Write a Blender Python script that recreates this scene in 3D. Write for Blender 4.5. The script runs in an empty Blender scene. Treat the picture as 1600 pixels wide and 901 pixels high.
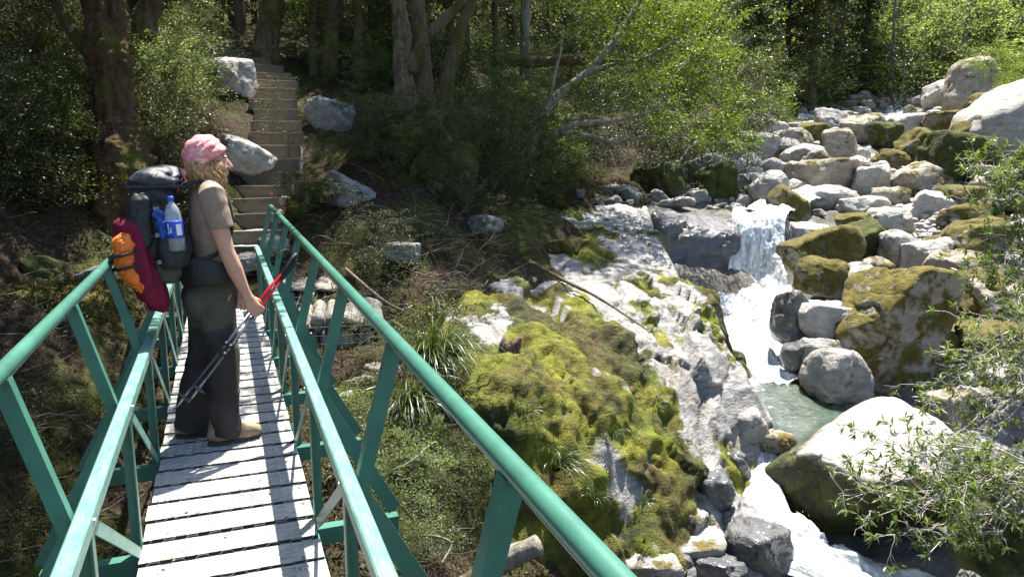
import bpy, bmesh, math, random
import numpy as np
from mathutils import Vector, Matrix, Quaternion
S = bpy.context.scene
COL = S.collection
R = math.radians

# ------------------------------------------------------------------ camera model (pixels of the 1600 x 901 photograph -> world points)
FPX, PCX, PCY = 1200.0, 800.0, 450.5
PITCH = math.atan((450.5 - 235) / FPX)
YAW = R(20.59)
FW = np.array([math.sin(YAW) * math.cos(PITCH), math.cos(YAW) * math.cos(PITCH), -math.sin(PITCH)])
RT = np.array([math.cos(YAW), -math.sin(YAW), 0.0])
UP = np.cross(RT, FW)
EYE = np.array([0, 0, 1.6])
def at(px, py, d):
    return EYE + (FW + RT * (px - PCX) / FPX + UP * (PCY - py) / FPX) * d

# ------------------------------------------------------------------ noise
def _h(ix, iy, iz, seed):
    with np.errstate(over='ignore'):
        h = (ix.astype(np.int64) * 374761393 + iy.astype(np.int64) * 668265263 + iz.astype(np.int64) * 2147483647 + seed * 1442695041) & 0xffffffff
        h = ((h ^ (h >> 13)) * 1274126177) & 0xffffffff
        h = ((h ^ (h >> 16)) * 2246822519) & 0xffffffff
        h = h ^ (h >> 15)
    return (h & 0xffffff) / float(0xffffff)
def vnoise(P, seed=0):
    P = np.asarray(P, float); i = np.floor(P); f = P - i; i = i.astype(np.int64)
    u = f * f * (3 - 2 * f); r = 0
    for dx in (0, 1):
        for dy in (0, 1):
            for dz in (0, 1):
                w = (u[:, 0] if dx else 1 - u[:, 0]) * (u[:, 1] if dy else 1 - u[:, 1]) * (u[:, 2] if dz else 1 - u[:, 2])
                r = r + w * _h(i[:, 0] + dx, i[:, 1] + dy, i[:, 2] + dz, seed)
    return r * 2 - 1
def fbm(P, seed=0, octv=4, gain=.5):
    P = np.asarray(P, float); a = 1; r = 0
    for k in range(octv):
        r = r + a * vnoise(P * (2.03 ** k), seed + 17 * k); a *= gain
    return r
def worley(P, seed=0):
    """nearest and second distance, and a random value of the nearest cell"""
    P = np.asarray(P, float); i = np.floor(P).astype(np.int64)
    d1 = np.full(len(P), 9.); d2 = np.full(len(P), 9.); val = np.zeros(len(P)); v2 = np.zeros(len(P)); v3 = np.zeros(len(P)); cc = np.zeros((len(P), 3))
    for dx in (-1, 0, 1):
        for dy in (-1, 0, 1):
            for dz in (-1, 0, 1):
                c = i + np.array([dx, dy, dz])
                q = [_h(c[:, 0], c[:, 1], c[:, 2], seed + s) for s in (1, 2, 3, 4, 5, 6)]
                fp = c + np.stack(q[:3], 1)
                d = np.linalg.norm(fp - P, axis=1)
                m = d < d1
                d2 = np.where(m, d1, np.minimum(d2, d))
                d1 = np.where(m, d, d1); val = np.where(m, q[3], val); v2 = np.where(m, q[4], v2); v3 = np.where(m, q[5], v3)
                cc[m] = fp[m]
    return d1, d2, val, v2, v3, cc

# ------------------------------------------------------------------ meshes and objects
def mesh_np(name, V, F, smooth=True, mats=None, fm=None):
    """V (N,3); F list of int arrays (M,k)"""
    me = bpy.data.meshes.new(name)
    V = np.asarray(V, np.float32); F = [np.asarray(f, np.int32) for f in F if len(f)]
    me.vertices.add(len(V)); me.vertices.foreach_set('co', V.ravel())
    nl = sum(f.size for f in F); npol = sum(len(f) for f in F)
    me.loops.add(nl); me.polygons.add(npol)
    me.loops.foreach_set('vertex_index', np.concatenate([f.ravel() for f in F]))
    st = []; o = 0
    for f in F:
        st.append(o + np.arange(len(f)) * f.shape[1]); o += f.size
    me.polygons.foreach_set('loop_start', np.concatenate(st).astype(np.int32))
    me.polygons.foreach_set('use_smooth', np.full(npol, bool(smooth)))
    for m in (mats or []): me.materials.append(m)
    if fm is not None: me.polygons.foreach_set('material_index', np.asarray(fm, np.int32))
    me.update(calc_edges=True); me.validate()
    return me
def add(name, me, mat=None, parent=None, loc=None, rot=None, scale=None):
    o = bpy.data.objects.new(name, me); COL.objects.link(o)
    if mat is not None and me is not None and not me.materials: me.materials.append(mat)
    if parent is not None: o.parent = parent
    if loc is not None: o.location = loc
    if rot is not None: o.rotation_euler = rot
    if scale is not None: o.scale = scale
    return o
def tag(o, label=None, cat=None, group=None, kind=None):
    if label: o['label'] = label
    if cat: o['category'] = cat
    if group: o['group'] = group
    if kind: o['kind'] = kind
    return o
def empty(name, loc=(0, 0, 0), rz=0.0):
    o = bpy.data.objects.new(name, None); COL.objects.link(o)
    o.location = loc; o.rotation_euler = (0, 0, rz); o.empty_display_size = .2
    return o
def copy_tree(o, parent=None):
    c = o.copy(); COL.objects.link(c)
    if parent is not None: c.parent = parent
    for ch in list(o.children):
        copy_tree(ch, c)
    return c

class MB:
    """collects shapes into one mesh"""
    def __init__(s): s.V = []; s.F = []; s.n = 0; s.fm = []; s.m = 0
    def raw(s, V, F):
        V = np.asarray(V, float)
        for f in F:
            f = np.asarray(f, np.int32)
            if len(f): s.F.append(f + s.n); s.fm.append(np.full(len(f), s.m))
        s.V.append(V); s.n += len(V); return s
    def bar(s, a, b, w, h, up=(0, 0, 1), off=(0, 0)):
        """rectangular bar from a to b: w across, h along 'up'"""
        a = np.array(a, float); b = np.array(b, float); d = b - a; d /= np.linalg.norm(d)
        u = np.array(up, float); u = u - d * (u @ d)
        if np.linalg.norm(u) < 1e-6: u = np.array([1., 0, 0]); u = u - d * (u @ d)
        u /= np.linalg.norm(u); r = np.cross(d, u)
        V = []
        for p in (a, b):
            for (i, j) in ((-1, -1), (1, -1), (1, 1), (-1, 1)):
                V.append(p + r * (off[0] + i * w / 2) + u * (off[1] + j * h / 2))
        return s.raw(V, [[[0, 1, 2, 3], [7, 6, 5, 4], [0, 4, 5, 1], [1, 5, 6, 2], [2, 6, 7, 3], [3, 7, 4, 0]]])
    def angle(s, a, b, w, h, t, up=(0, 0, 1), side=1, flip=1):
        """an angle iron: a flat flange and an upright flange along a-b"""
        s.bar(a, b, w, t, up, (0, flip * (h / 2 - t / 2)))
        s.bar(a, b, t, h - t - .0005, up, (side * (w / 2 - t / 2), -flip * (t / 2 + .0003)))
        return s
    def box(s, c, size, rz=0.0):
        c = np.array(c, float); x, y, z = np.array(size) / 2
        q = np.array([[i * x, j * y, k * z] for k in (-1, 1) for (i, j) in ((-1, -1), (1, -1), (1, 1), (-1, 1))])
        cs, sn = math.cos(rz), math.sin(rz); q[:, :2] = q[:, :2] @ np.array([[cs, sn], [-sn, cs]])
        return s.raw(q + c, [[[3, 2, 1, 0], [4, 5, 6, 7], [0, 1, 5, 4], [1, 2, 6, 5], [2, 3, 7, 6], [3, 0, 4, 7]]])
    def tube(s, P, rad, n=6, cap=True, ell=None):
        P = np.asarray(P, float); m = len(P)
        rad = np.broadcast_to(np.asarray(rad, float), (m,))
        T = np.gradient(P, axis=0); T /= (np.linalg.norm(T, axis=1)[:, None] + 1e-12)
        u = np.array([0, 0, 1.]) if abs(T[0, 2]) < .9 else np.array([1., 0, 0])
        U = np.zeros_like(P); W = np.zeros_like(P)
        for i in range(m):
            u = u - T[i] * (u @ T[i]); u /= (np.linalg.norm(u) + 1e-12); U[i] = u; W[i] = np.cross(T[i], u)
        a = np.arange(n) * 2 * math.pi / n
        ring = rad[:, None, None] * (np.cos(a)[None, :, None] * U[:, None] + np.sin(a)[None, :, None] * W[:, None])
        V = (P[:, None] + ring).reshape(-1, 3)
        i = np.arange(m - 1)[:, None] * n; j = np.arange(n)[None]; j2 = (j + 1) % n
        F = np.stack([i + j, i + j2, i + n + j2, i + n + j], -1).reshape(-1, 4)
        fs = [F]
        if cap:
            fs += [np.arange(n)[::-1][None], (np.arange(n) + (m - 1) * n)[None]]
        return s.raw(V, fs)
    def loft(s, rings):
        """closed rings (k,n,3) with end caps"""
        rings = np.asarray(rings, float); k, n, _ = rings.shape
        i = np.arange(k - 1)[:, None] * n; j = np.arange(n)[None]; j2 = (j + 1) % n
        F = np.stack([i + j, i + j2, i + n + j2, i + n + j], -1).reshape(-1, 4)
        return s.raw(rings.reshape(-1, 3), [F, np.arange(n)[::-1][None], (np.arange(n) + (k - 1) * n)[None]])
    def ell(s, c, r, sub=3, rot=None):
        D, F = ico(sub); V = D * np.array(r, float)
        if rot is not None: V = V @ np.array(rot).T
        return s.raw(V + np.array(c, float), [F])
    def caps(s, P, rad, n=10):
        """tube with round ends"""
        P = np.asarray(P, float); rad = np.broadcast_to(np.asarray(rad, float), (len(P),))
        a = P[0] - P[1]; a /= np.linalg.norm(a); b = P[-1] - P[-2]; b /= np.linalg.norm(b)
        Q = [P[0] + a * rad[0] * .95, P[0] + a * rad[0] * .7] + list(P) + [P[-1] + b * rad[-1] * .7, P[-1] + b * rad[-1] * .95]
        rr = [rad[0] * .3, rad[0] * .72] + list(rad) + [rad[-1] * .72, rad[-1] * .3]
        return s.tube(np.array(Q), np.array(rr), n)
    def mesh(s, name, smooth=False, mats=None):
        V = np.concatenate(s.V); fs = {}; ms = {}
        for f, m in zip(s.F, s.fm):
            fs.setdefault(f.shape[1], []).append(f); ms.setdefault(f.shape[1], []).append(m)
        ks = sorted(fs)
        return mesh_np(name, V, [np.concatenate(fs[k]) for k in ks], smooth, mats, np.concatenate([np.concatenate(ms[k]) for k in ks]) if mats and len(mats) > 1 else None)
    def build(s, name, mat, parent=None, smooth=False, **kw):
        return add(name, s.mesh(name, smooth), mat, parent, **kw)

_ICO = {}
def ico(sub):
    if sub not in _ICO:
        bm = bmesh.new(); bmesh.ops.create_icosphere(bm, subdivisions=sub, radius=1)
        bm.verts.ensure_lookup_table()
        V = np.array([v.co[:] for v in bm.verts]); F = np.array([[v.index for v in f.verts] for f in bm.faces]); bm.free()
        _ICO[sub] = (V / np.linalg.norm(V, axis=1)[:, None], F)
    return _ICO[sub]
def bevel(o, w=.003, seg=1):
    m = o.modifiers.new('bevel', 'BEVEL'); m.width = w; m.segments = seg; m.limit_method = 'ANGLE'; m.angle_limit = R(40)
    return o
def remesh(mb, voxel, smooth_it=4, disp=None):
    """one continuous surface out of overlapping closed pieces"""
    me = mb.mesh('tmp', True); o = bpy.data.objects.new('tmp', me); COL.objects.link(o)
    m = o.modifiers.new('r', 'REMESH'); m.mode = 'VOXEL'; m.voxel_size = voxel; m.use_smooth_shade = True
    if smooth_it:
        q = o.modifiers.new('s', 'SMOOTH'); q.factor = .5; q.iterations = smooth_it
    dg = bpy.context.evaluated_depsgraph_get(); dg.update()
    n = bpy.data.meshes.new_from_object(o.evaluated_get(dg), depsgraph=dg)
    bpy.data.objects.remove(o); bpy.data.meshes.remove(me)
    if disp is not None:
        V = np.zeros(len(n.vertices) * 3, np.float32); n.vertices.foreach_get('co', V); V = V.reshape(-1, 3)
        N = np.zeros(len(n.vertices) * 3, np.float32); n.vertices.foreach_get('normal', N); N = N.reshape(-1, 3)
        V = V + disp(V.astype(float), N.astype(float)); n.vertices.foreach_set('co', V.astype(np.float32).ravel())
    n.polygons.foreach_set('use_smooth', np.ones(len(n.polygons), bool)); n.update()
    return n

# ------------------------------------------------------------------ materials
class NT:
    def __init__(s, name):
        s.m = bpy.data.materials.new(name); s.m.use_nodes = True; s.t = s.m.node_tree; s.t.nodes.clear()
        s.out = s.n('ShaderNodeOutputMaterial')
    def n(s, typ, **kw):
        x = s.t.nodes.new(typ)
        for k, v in kw.items(): setattr(x, k, v)
        return x
    def l(s, a, b): s.t.links.new(a, b)
    def val(s, sock, v):
        if hasattr(v, 'is_linked'): s.l(v, sock)
        else: sock.default_value = v
    def coord(s, kind='Object', scale=(1, 1, 1)):
        c = s.n('ShaderNodeTexCoord'); m = s.n('ShaderNodeMapping'); m.inputs['Scale'].default_value = scale
        s.l(c.outputs[kind], m.inputs[0])
        return m.outputs[0]
    def noise(s, vec, scale, detail=4, rough=.55, dist=0.0):
        x = s.n('ShaderNodeTexNoise'); s.l(vec, x.inputs['Vector'])
        x.inputs['Scale'].default_value = scale; x.inputs['Detail'].default_value = detail
        x.inputs['Roughness'].default_value = rough; x.inputs['Distortion'].default_value = dist
        return x.outputs['Fac']
    def ramp(s, f, stops, interp='LINEAR'):
        x = s.n('ShaderNodeValToRGB'); e = x.color_ramp.elements; x.color_ramp.interpolation = interp
        while len(e) < len(stops): e.new(.5)
        for el, (p, c) in zip(e, stops):
            el.position = p; el.color = (*c, 1) if hasattr(c, '__len__') else (c, c, c, 1)
        s.l(f, x.inputs[0]); return x.outputs[0]
    def mix(s, f, a, b, mode='MIX'):
        x = s.n('ShaderNodeMix', data_type='RGBA', blend_type=mode)
        s.val(x.inputs[0], f); s.val(x.inputs[6], (*a, 1) if isinstance(a, tuple) else a); s.val(x.inputs[7], (*b, 1) if isinstance(b, tuple) else b)
        return x.outputs[2]
    def math(s, op, a, b=0.0, clamp=False):
        x = s.n('ShaderNodeMath', operation=op, use_clamp=clamp); s.val(x.inputs[0], a); s.val(x.inputs[1], b); return x.outputs[0]
    def bump(s, h, strength, dist=.02, normal=None):
        x = s.n('ShaderNodeBump'); x.inputs['Strength'].default_value = strength; x.inputs['Distance'].default_value = dist
        s.l(h, x.inputs['Height'])
        if normal is not None: s.l(normal, x.inputs['Normal'])
        return x.outputs[0]
    def bsdf(s, col, rough=.6, normal=None, spec=.5, metal=0.0, trans=0.0, **kw):
        x = s.n('ShaderNodeBsdfPrincipled')
        s.val(x.inputs['Base Color'], (*col, 1) if isinstance(col, tuple) else col); s.val(x.inputs['Roughness'], rough)
        x.inputs['Specular IOR Level'].default_value = spec; x.inputs['Metallic'].default_value = metal; x.inputs['Transmission Weight'].default_value = trans
        for k, v in kw.items(): s.val(x.inputs[k.replace('_', ' ')], v)
        if normal is not None: s.l(normal, x.inputs['Normal'])
        return x.outputs[0]
    def done(s, sh): s.l(sh, s.out.inputs[0]); return s.m

def simple(name, col, rough=.6, var=.15, scale=20, bump=.0, bscale=60, spec=.5, metal=0.0):
    t = NT(name); c = t.coord()
    f = t.noise(c, scale, 4)
    a = tuple(max(0, x * (1 - var)) for x in col); b = tuple(min(1, x * (1 + var)) for x in col)
    cc = t.ramp(f, [(.3, a), (.7, b)])
    nm = t.bump(t.noise(c, bscale, 3), bump, .01) if bump else None
    return t.done(t.bsdf(cc, rough, nm, spec, metal))

def leafmat(name, stops, trans=.35, rough=.42, tint=(1.0, 1.08, .4), spec=.4):
    """leaf: colour by single leaf, some light through it"""
    t = NT(name); g = t.n('ShaderNodeNewGeometry'); oi = t.n('ShaderNodeObjectInfo')
    f = t.math('ADD', t.math('MULTIPLY', g.outputs['Random Per Island'], .75), t.math('MULTIPLY', oi.outputs['Random'], .25))
    col = t.ramp(f, stops)
    d = t.bsdf(col, rough, None, spec)
    tr = t.n('ShaderNodeBsdfTranslucent'); t.l(t.mix(1.0, col, tint, 'MULTIPLY'), tr.inputs[0])
    mx = t.n('ShaderNodeMixShader'); mx.inputs[0].default_value = trans; t.l(d, mx.inputs[1]); t.l(tr.outputs[0], mx.inputs[2])
    return t.done(mx.outputs[0])

def rockmat(name, base=(.33, .32, .30), dark=(.16, .155, .15), moss=.5, mossc=((.035, .045, .008), (.11, .11, .018), (.17, .13, .03)), rough=.8, up=.6, wet=0.0, band=(2.2, 2.2, 5), scale=1.0, spec=.4, stain=.5):
    """rock with grain, cracks and moss that grows on its upper side"""
    t = NT(name); c = t.coord('Object', tuple(b * scale for b in band)); c2 = t.coord('Object', (scale, scale, scale))
    n1 = t.noise(c, 1.6, 8, .62, .6); n2 = t.noise(c2, 9, 6, .65); n3 = t.noise(c2, 2.1, 6, .6); n5 = t.noise(c2, 45, 3, .6)
    col = t.ramp(n1, [(.28, dark), (.47, tuple((a + b) * .5 for a, b in zip(base, dark))), (.62, base), (.8, tuple(min(1, a * 1.15) for a in base))])
    col = t.mix(t.ramp(n2, [(.35, .5), (.6, 0.0)]), col, dark)
    col = t.mix(t.math('MULTIPLY', t.ramp(n5, [(.55, 0.0), (.75, 1.0)]), .35), col, tuple(min(1, a * 1.35) for a in base))
    n6 = t.noise(c2, 1.3, 5, .65, .5); n7 = t.noise(c2, 22, 5, .7)
    col = t.mix(t.ramp(n6, [(.50, 0.0), (.72, stain)]), col, (.20, .145, .085))
    col = t.mix(t.ramp(n7, [(.54, 0.0), (.64, .45)]), col, tuple(x * .55 for x in dark))
    g = t.n('ShaderNodeNewGeometry'); sp = t.n('ShaderNodeSeparateXYZ'); t.l(g.outputs['Normal'], sp.inputs[0])
    oi = t.n('ShaderNodeObjectInfo')
    m = t.math('ADD', t.math('MULTIPLY', sp.outputs[2], up * .35), t.math('MULTIPLY', n3, 1.5))
    m = t.math('ADD', m, t.math('MULTIPLY', n2, .55))
    m = t.math('ADD', m, moss - 1.55)
    m = t.math('MULTIPLY', m, 6.0, True)
    mc = t.ramp(t.noise(c2, 5.5, 5, .7), [(.3, mossc[0]), (.52, mossc[1]), (.72, mossc[2])])
    mc = t.mix(.55, mc, t.ramp(n5, [(.3, .25), (.7, 1.0)]), 'MULTIPLY')
    col2 = t.mix(m, col, mc)
    h = t.math('ADD', t.math('MULTIPLY', n1, .8), t.math('MULTIPLY', n2, .4))
    b1 = t.bump(t.math('ADD', h, t.math('MULTIPLY', n7, .25)), 1.0, .06); b2 = t.bump(t.math('ADD', n5, t.math('MULTIPLY', m, .8)), .55, .02, b1)
    rg = t.math('ADD', t.math('MULTIPLY', m, .15), rough, True)
    kw = dict(Coat_Weight=wet, Coat_Roughness=.12) if wet else {}
    return t.done(t.bsdf(col2, rg, b2, spec, **kw))
# ------------------------------------------------------------------ materials used all over
M = {}
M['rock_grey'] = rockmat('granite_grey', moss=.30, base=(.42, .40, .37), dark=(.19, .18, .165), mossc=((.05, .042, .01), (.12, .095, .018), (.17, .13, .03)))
M['rock_pale'] = rockmat('granite_pale', moss=.24, base=(.50, .475, .43), dark=(.28, .26, .225), mossc=((.05, .045, .012), (.13, .10, .025), (.19, .145, .05)))
M['rock_tan'] = rockmat('granite_tan', moss=.44, base=(.43, .385, .32), dark=(.21, .175, .13), mossc=((.05, .045, .01), (.12, .095, .018), (.18, .14, .035)))
M['rock_moss'] = rockmat('mossy_rock', moss=.72, base=(.30, .28, .24), dark=(.13, .12, .10), mossc=((.05, .045, .01), (.13, .105, .018), (.20, .15, .035)))
M['rock_green'] = rockmat('green_mossy_rock', moss=.82, base=(.22, .21, .19), dark=(.09, .085, .08), mossc=((.02, .028, .006), (.06, .07, .012), (.12, .12, .02)))
M['rock_dark'] = rockmat('wet_dark_rock', moss=-.2, base=(.13, .13, .13), dark=(.045, .045, .047), rough=.35, wet=.5, stain=.15, band=(1.2, 1.2, 5))
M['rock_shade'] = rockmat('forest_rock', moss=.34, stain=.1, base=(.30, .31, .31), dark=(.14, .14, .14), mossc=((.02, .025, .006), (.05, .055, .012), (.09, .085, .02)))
M['stone_step'] = rockmat('abutment_stone', moss=.12, base=(.36, .34, .29), dark=(.17, .155, .12), mossc=((.05, .05, .015), (.09, .085, .025), (.12, .11, .04)))

# ------------------------------------------------------------------ terrain: heights pinned by points on the ground
GP = [  # px, py, depth, drop
 # below the bridge, left side
 (20,880,4.4,0),(200,880,4.8,0),(200,760,5.4,0),(60,700,5.2,0),(20,600,5.6,0),(120,600,6.0,0),(100,460,6.9,.25),(10,480,6.0,0),(180,520,6.8,0),
 (60,380,8,0),(150,330,9,0),(30,250,8.8,0),(190,250,9.6,0),(100,150,10.5,0),(20,100,10.5,0),(250,190,10.8,0),(330,190,12.3,0),(250,60,14.5,0),(150,40,14.5,0),(380,50,18,0),(300,30,18.5,0),(30,20,13,0),
 (270,260,10.3,0),(240,330,9.6,0),
 # right of the steps
 (500,190,13.6,0),(545,150,15,0),(480,330,10.6,0),(560,330,10.6,0),(640,200,11.8,.2),(640,300,10.6,.2),(600,440,9.2,0),(700,470,9.2,0),(560,470,8.8,0),
 (520,600,7.2,0),(600,640,6.3,0),(560,760,5.8,0),(620,880,5.1,0),(740,880,5.9,.2),(680,560,7.3,0),(700,300,12,0),(760,380,11.3,0),(800,440,10.3,.2),
 # under the outcrop
 (740,520,8.6,.4),(850,600,7.8,.5),(850,800,6.8,.4),(960,640,8.1,.5),(1040,480,10.6,.5),(960,390,12.6,.4),(1040,650,8.8,.5),(1000,350,14.6,.5),(1090,800,7.8,.2),
 # stream bed
 (1405,165,31,.25),(1385,195,28,.25),(1365,230,24.5,.25),(1330,262,21,.25),(1260,290,18,.25),(1190,322,15.8,.25),(1110,318,16.3,.3),
 (1185,450,14.3,.3),(1180,490,13.2,.25),(1190,540,12,.5),(1210,590,11.1,.55),(1175,590,11.2,.35),(1230,640,10.2,.6),(1290,640,10.4,.5),(1190,700,9.3,.3),(1190,760,8.6,.4),(1225,820,8,.4),(1285,867,7.6,.4),(1380,900,7.5,.4),(1480,940,7.3,.4),
 # right bank
 (1300,560,11.6,.1),(1330,480,12.8,.1),(1420,640,10.2,.2),(1550,600,10.2,0),(1600,750,8.6,0),(1480,820,8.2,.4),(1590,880,7.4,.2),(1500,430,13,.1),(1590,400,12.6,0),(1300,400,14.8,.1),(1420,380,15.4,.1),
 (1250,340,16.4,.1),(1400,300,18.5,.1),(1580,290,16.8,0),(1500,235,21.5,.1),(1590,200,20.5,0),(1300,280,19.5,.1),(1200,262,19.5,.1),(1130,262,18.8,.1),(1350,205,26,.1),(1250,195,26.5,0),
 (1450,165,30,0),(1500,170,27.5,0),(1570,140,28.5,0),(1250,160,32,0),(1380,150,34,0),(1550,80,35,0),(1150,185,24,0),
 # behind
 (880,325,15,.1),(950,300,17,0),(1050,290,18.4,0),(850,275,15.5,0),(790,310,13,0),(900,235,18.5,0),(750,235,15,0),(700,185,15.5,0),(600,130,16.5,0),(520,112,17.5,0),(450,85,19,0),(800,165,20,0),(1000,185,24,0),(700,95,23,0),(900,105,28,0),(500,62,23,0),(1000,100,33,0),
 # hillside
 (1200,0,46,0),(1300,-150,58,0),(1600,-200,54,0),(800,-150,72,0),(400,-110,52,0),(0,-100,36,0),(1600,-20,42,0),(1050,30,40,0),(1400,60,41,0),(1900,-100,46,0),(700,-20,42,0),
]
G3 = [at(a, b, c) - np.array([0, 0, e]) for a, b, c, e in GP]
G3 += [np.array(q, float) for q in [(-.05, 8.6, -.12), (-.05, 9.3, -.1), (0, -4, -.3), (0, -8, .3), (-6, -4, .3), (6, -5, -1.6), (10, 2, -2.3), (-8, 2, .3), (3, 1, -2.9), (.2, 2, -2.4), (-2.6, 2, -1.6), (6, 3.5, -3.0), (-.2, 5, -1.35), (-.1, 6.5, -1.0), (-14, 6, 3), (-20, 20, 12), (-40, 0, 14), (30, 0, 2), (60, 0, 14), (-10, -12, 3), (20, -12, 2), (70, 20, 16), (-40, 60, 36), (14, 8, .6), (12, 5.5, -1.0)]]
# the trail of wooden steps, given by the front edge of every tread
STEPS = [(405, 386, 10.1, .08), (402, 360, 10.5, .28), (400, 335, 11, .48), (404, 312, 11.3, .68), (408, 290, 11.65, .88), (414, 269, 11.95, 1.08), (420, 248, 12.25, 1.28), (428, 227, 12.6, 1.48), (430, 207, 12.9, 1.68), (432, 188, 13.2, 1.88), (432, 172, 13.55, 2.08), (431, 154, 13.9, 2.28), (430, 138, 14.2, 2.48), (428, 125, 14.6, 2.66), (424, 113, 15.0, 2.84), (412, 101, 15.4, 3.0), (392, 90, 15.8, 3.16), (362, 78, 16.2, 3.3), (330, 65, 16.6, 3.46), (305, 52, 17.1, 3.62)]
def rbf_fit(P, lam=1e-3):
    X = P[:, :2]; D = np.linalg.norm(X[:, None] - X[None], axis=2)
    n = len(P); A = np.zeros((n + 3, n + 3)); A[:n, :n] = np.sqrt(D * D + .16) + np.eye(n) * lam
    A[:n, n] = 1; A[:n, n + 1:] = X; A[n, :n] = 1; A[n + 1:, :n] = X.T
    B = np.zeros((n + 3, P.shape[1] - 2)); B[:n] = P[:, 2:]
    return X, np.linalg.solve(A, B)
def rbf_eval(fit, Q):
    X, W = fit; n = len(X); out = np.zeros((len(Q), W.shape[1]))
    for i in range(0, len(Q), 20000):
        q = Q[i:i + 20000]; D = np.sqrt(((q[:, None] - X[None]) ** 2).sum(2) + .16)
        out[i:i + 20000] = D @ W[:n] + W[n] + q @ W[n + 1:]
    return out
STEP3 = []
for a, b, c, z in STEPS:
    p = at(a, b, c); STEP3.append(p)
for k, p in enumerate(STEP3):
    G3.append(p - np.array([0, 0, .34]))
GFIT = rbf_fit(np.array(G3), -.05)
# path centre line for a levelled, bare strip
PATHXY = np.array([p[:2] for p in STEP3])
STREAM = np.array([at(a, b, c)[:2] for a, b, c in [(1405,165,31),(1385,195,28),(1365,230,24.5),(1330,262,21),(1260,290,18),(1190,322,15.8),(1185,450,14.3),(1190,540,12),(1230,640,10.2),(1190,700,9.3),(1190,760,8.6),(1285,867,7.6),(1480,940,7.3)]])
def dist_poly(Q, P):
    d = np.full(len(Q), 1e9)
    for a, b in zip(P[:-1], P[1:]):
        ab = b - a; t = np.clip(((Q - a) @ ab) / (ab @ ab), 0, 1); d = np.minimum(d, np.linalg.norm(Q - a - t[:, None] * ab, axis=1))
    return d
def lumps(Q, z):
    P3 = np.column_stack([Q, z * .6]); near = np.clip((Q[:, 1] - 60) / 40, 0, 1)
    a = .16 * fbm(P3 * .9, 5, 4) + .07 * fbm(P3 * 3.1, 9, 4)
    a += .5 * fbm(P3 * .22, 31, 3) * np.clip((np.linalg.norm(Q, axis=1) - 17) / 15, 0, 1.6)
    return a
def ground_z(Q):
    Q = np.atleast_2d(np.asarray(Q, float)); z = rbf_eval(GFIT, Q)[:, 0]
    k = np.clip((dist_poly(Q, PATHXY) - .45) / .5, 0, 1)
    return z + lumps(Q, z) * (.15 + .85 * k)
def axis(lo, f0, f1, hi, st, g):
    a = list(np.arange(f0, f1, st)); s = st; x = f0; L = []
    while x > lo: s *= g; x -= s; L.append(x)
    s = st; x = a[-1]; H = []
    while x < hi: s *= g; x += s; H.append(x)
    return np.array(L[::-1] + a + H)
gx = axis(-70, -7, 13, 130, .085, 1.055); gy = axis(-14, -1, 19, 150, .085, 1.05)
XX, YY = np.meshgrid(gx, gy); Q = np.column_stack([XX.ravel(), YY.ravel()])
Z = ground_z(Q)
TV = np.column_stack([Q, Z])
nx, ny = len(gx), len(gy)
i = (np.arange(ny - 1)[:, None] * nx + np.arange(nx - 1)[None]).ravel()
TF = np.stack([i, i + 1, i + nx + 1, i + nx], 1)
t = NT('forest_floor'); c = t.coord('Object')
at_ = t.n('ShaderNodeAttribute', attribute_name='stony')
n1 = t.noise(c, 1.3, 7, .62); n2 = t.noise(c, 14, 5, .7); n3 = t.noise(c, 60, 3, .6); n4 = t.noise(c, .55, 5, .6)
soil = t.ramp(n2, [(.3, (.010, .007, .004)), (.5, (.036, .025, .016)), (.68, (.085, .06, .038)), (.8, (.17, .135, .095))])
mossy = t.ramp(t.noise(c, 7, 5, .7), [(.3, (.015, .02, .005)), (.55, (.05, .055, .012)), (.75, (.10, .09, .02))])
soil = t.mix(t.ramp(t.math('ADD', n1, t.math('MULTIPLY', n4, .5)), [(.68, 0.0), (.86, 1.0)]), soil, mossy)
stone = t.ramp(n1, [(.3, (.09, .08, .07)), (.6, (.25, .24, .21))])
stone = t.mix(.6, stone, t.ramp(n2, [(.3, .45), (.7, 1.0)]), 'MULTIPLY')
stm = t.math('MULTIPLY', t.math('ADD', t.math('MULTIPLY', n1, .8), t.math('SUBTRACT', at_.outputs['Fac'], .75)), 5.0, True)
gr_ = t.n('ShaderNodeAttribute', attribute_name='scrub')
scrub = t.ramp(t.noise(c, .9, 7, .7), [(.3, (.07, .08, .03)), (.5, (.17, .19, .07)), (.7, (.28, .29, .13))])
soil = t.mix(gr_.outputs['Fac'], soil, scrub)
col = t.mix(stm, soil, stone)
b = t.bump(t.math('ADD', n2, t.math('MULTIPLY', n3, .5)), .9, .05)
terrain_mat = t.done(t.bsdf(col, .95, b, .15))
me = mesh_np('ground', TV, [TF])
stony = np.clip(1.25 - np.abs(dist_poly(Q, STREAM)) / 2.6, 0, 1) * np.clip((Q[:, 0] - 2) / 2, 0, 1)
# the right bank is stony for some metres
sd = np.clip(1.2 - np.abs(dist_poly(Q, STREAM + np.array([1.8, -.2]))) / 3.4, 0, 1); stony = np.maximum(stony, sd * np.clip((Q[:, 0] - 5) / 2, 0, 1))
A = me.attributes.new('stony', 'FLOAT', 'POINT'); A.data.foreach_set('value', stony.astype(np.float32))
scr = np.clip((Q @ np.array([math.sin(R(38)), math.cos(R(38))]) - 27) / 8, 0, 1) * np.clip((Q[:, 0] - .35 * Q[:, 1]) / 6, 0, 1)
A = me.attributes.new('scrub', 'FLOAT', 'POINT'); A.data.foreach_set('value', scr.astype(np.float32))
tag(add('ground', me, terrain_mat), kind='structure')

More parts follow.
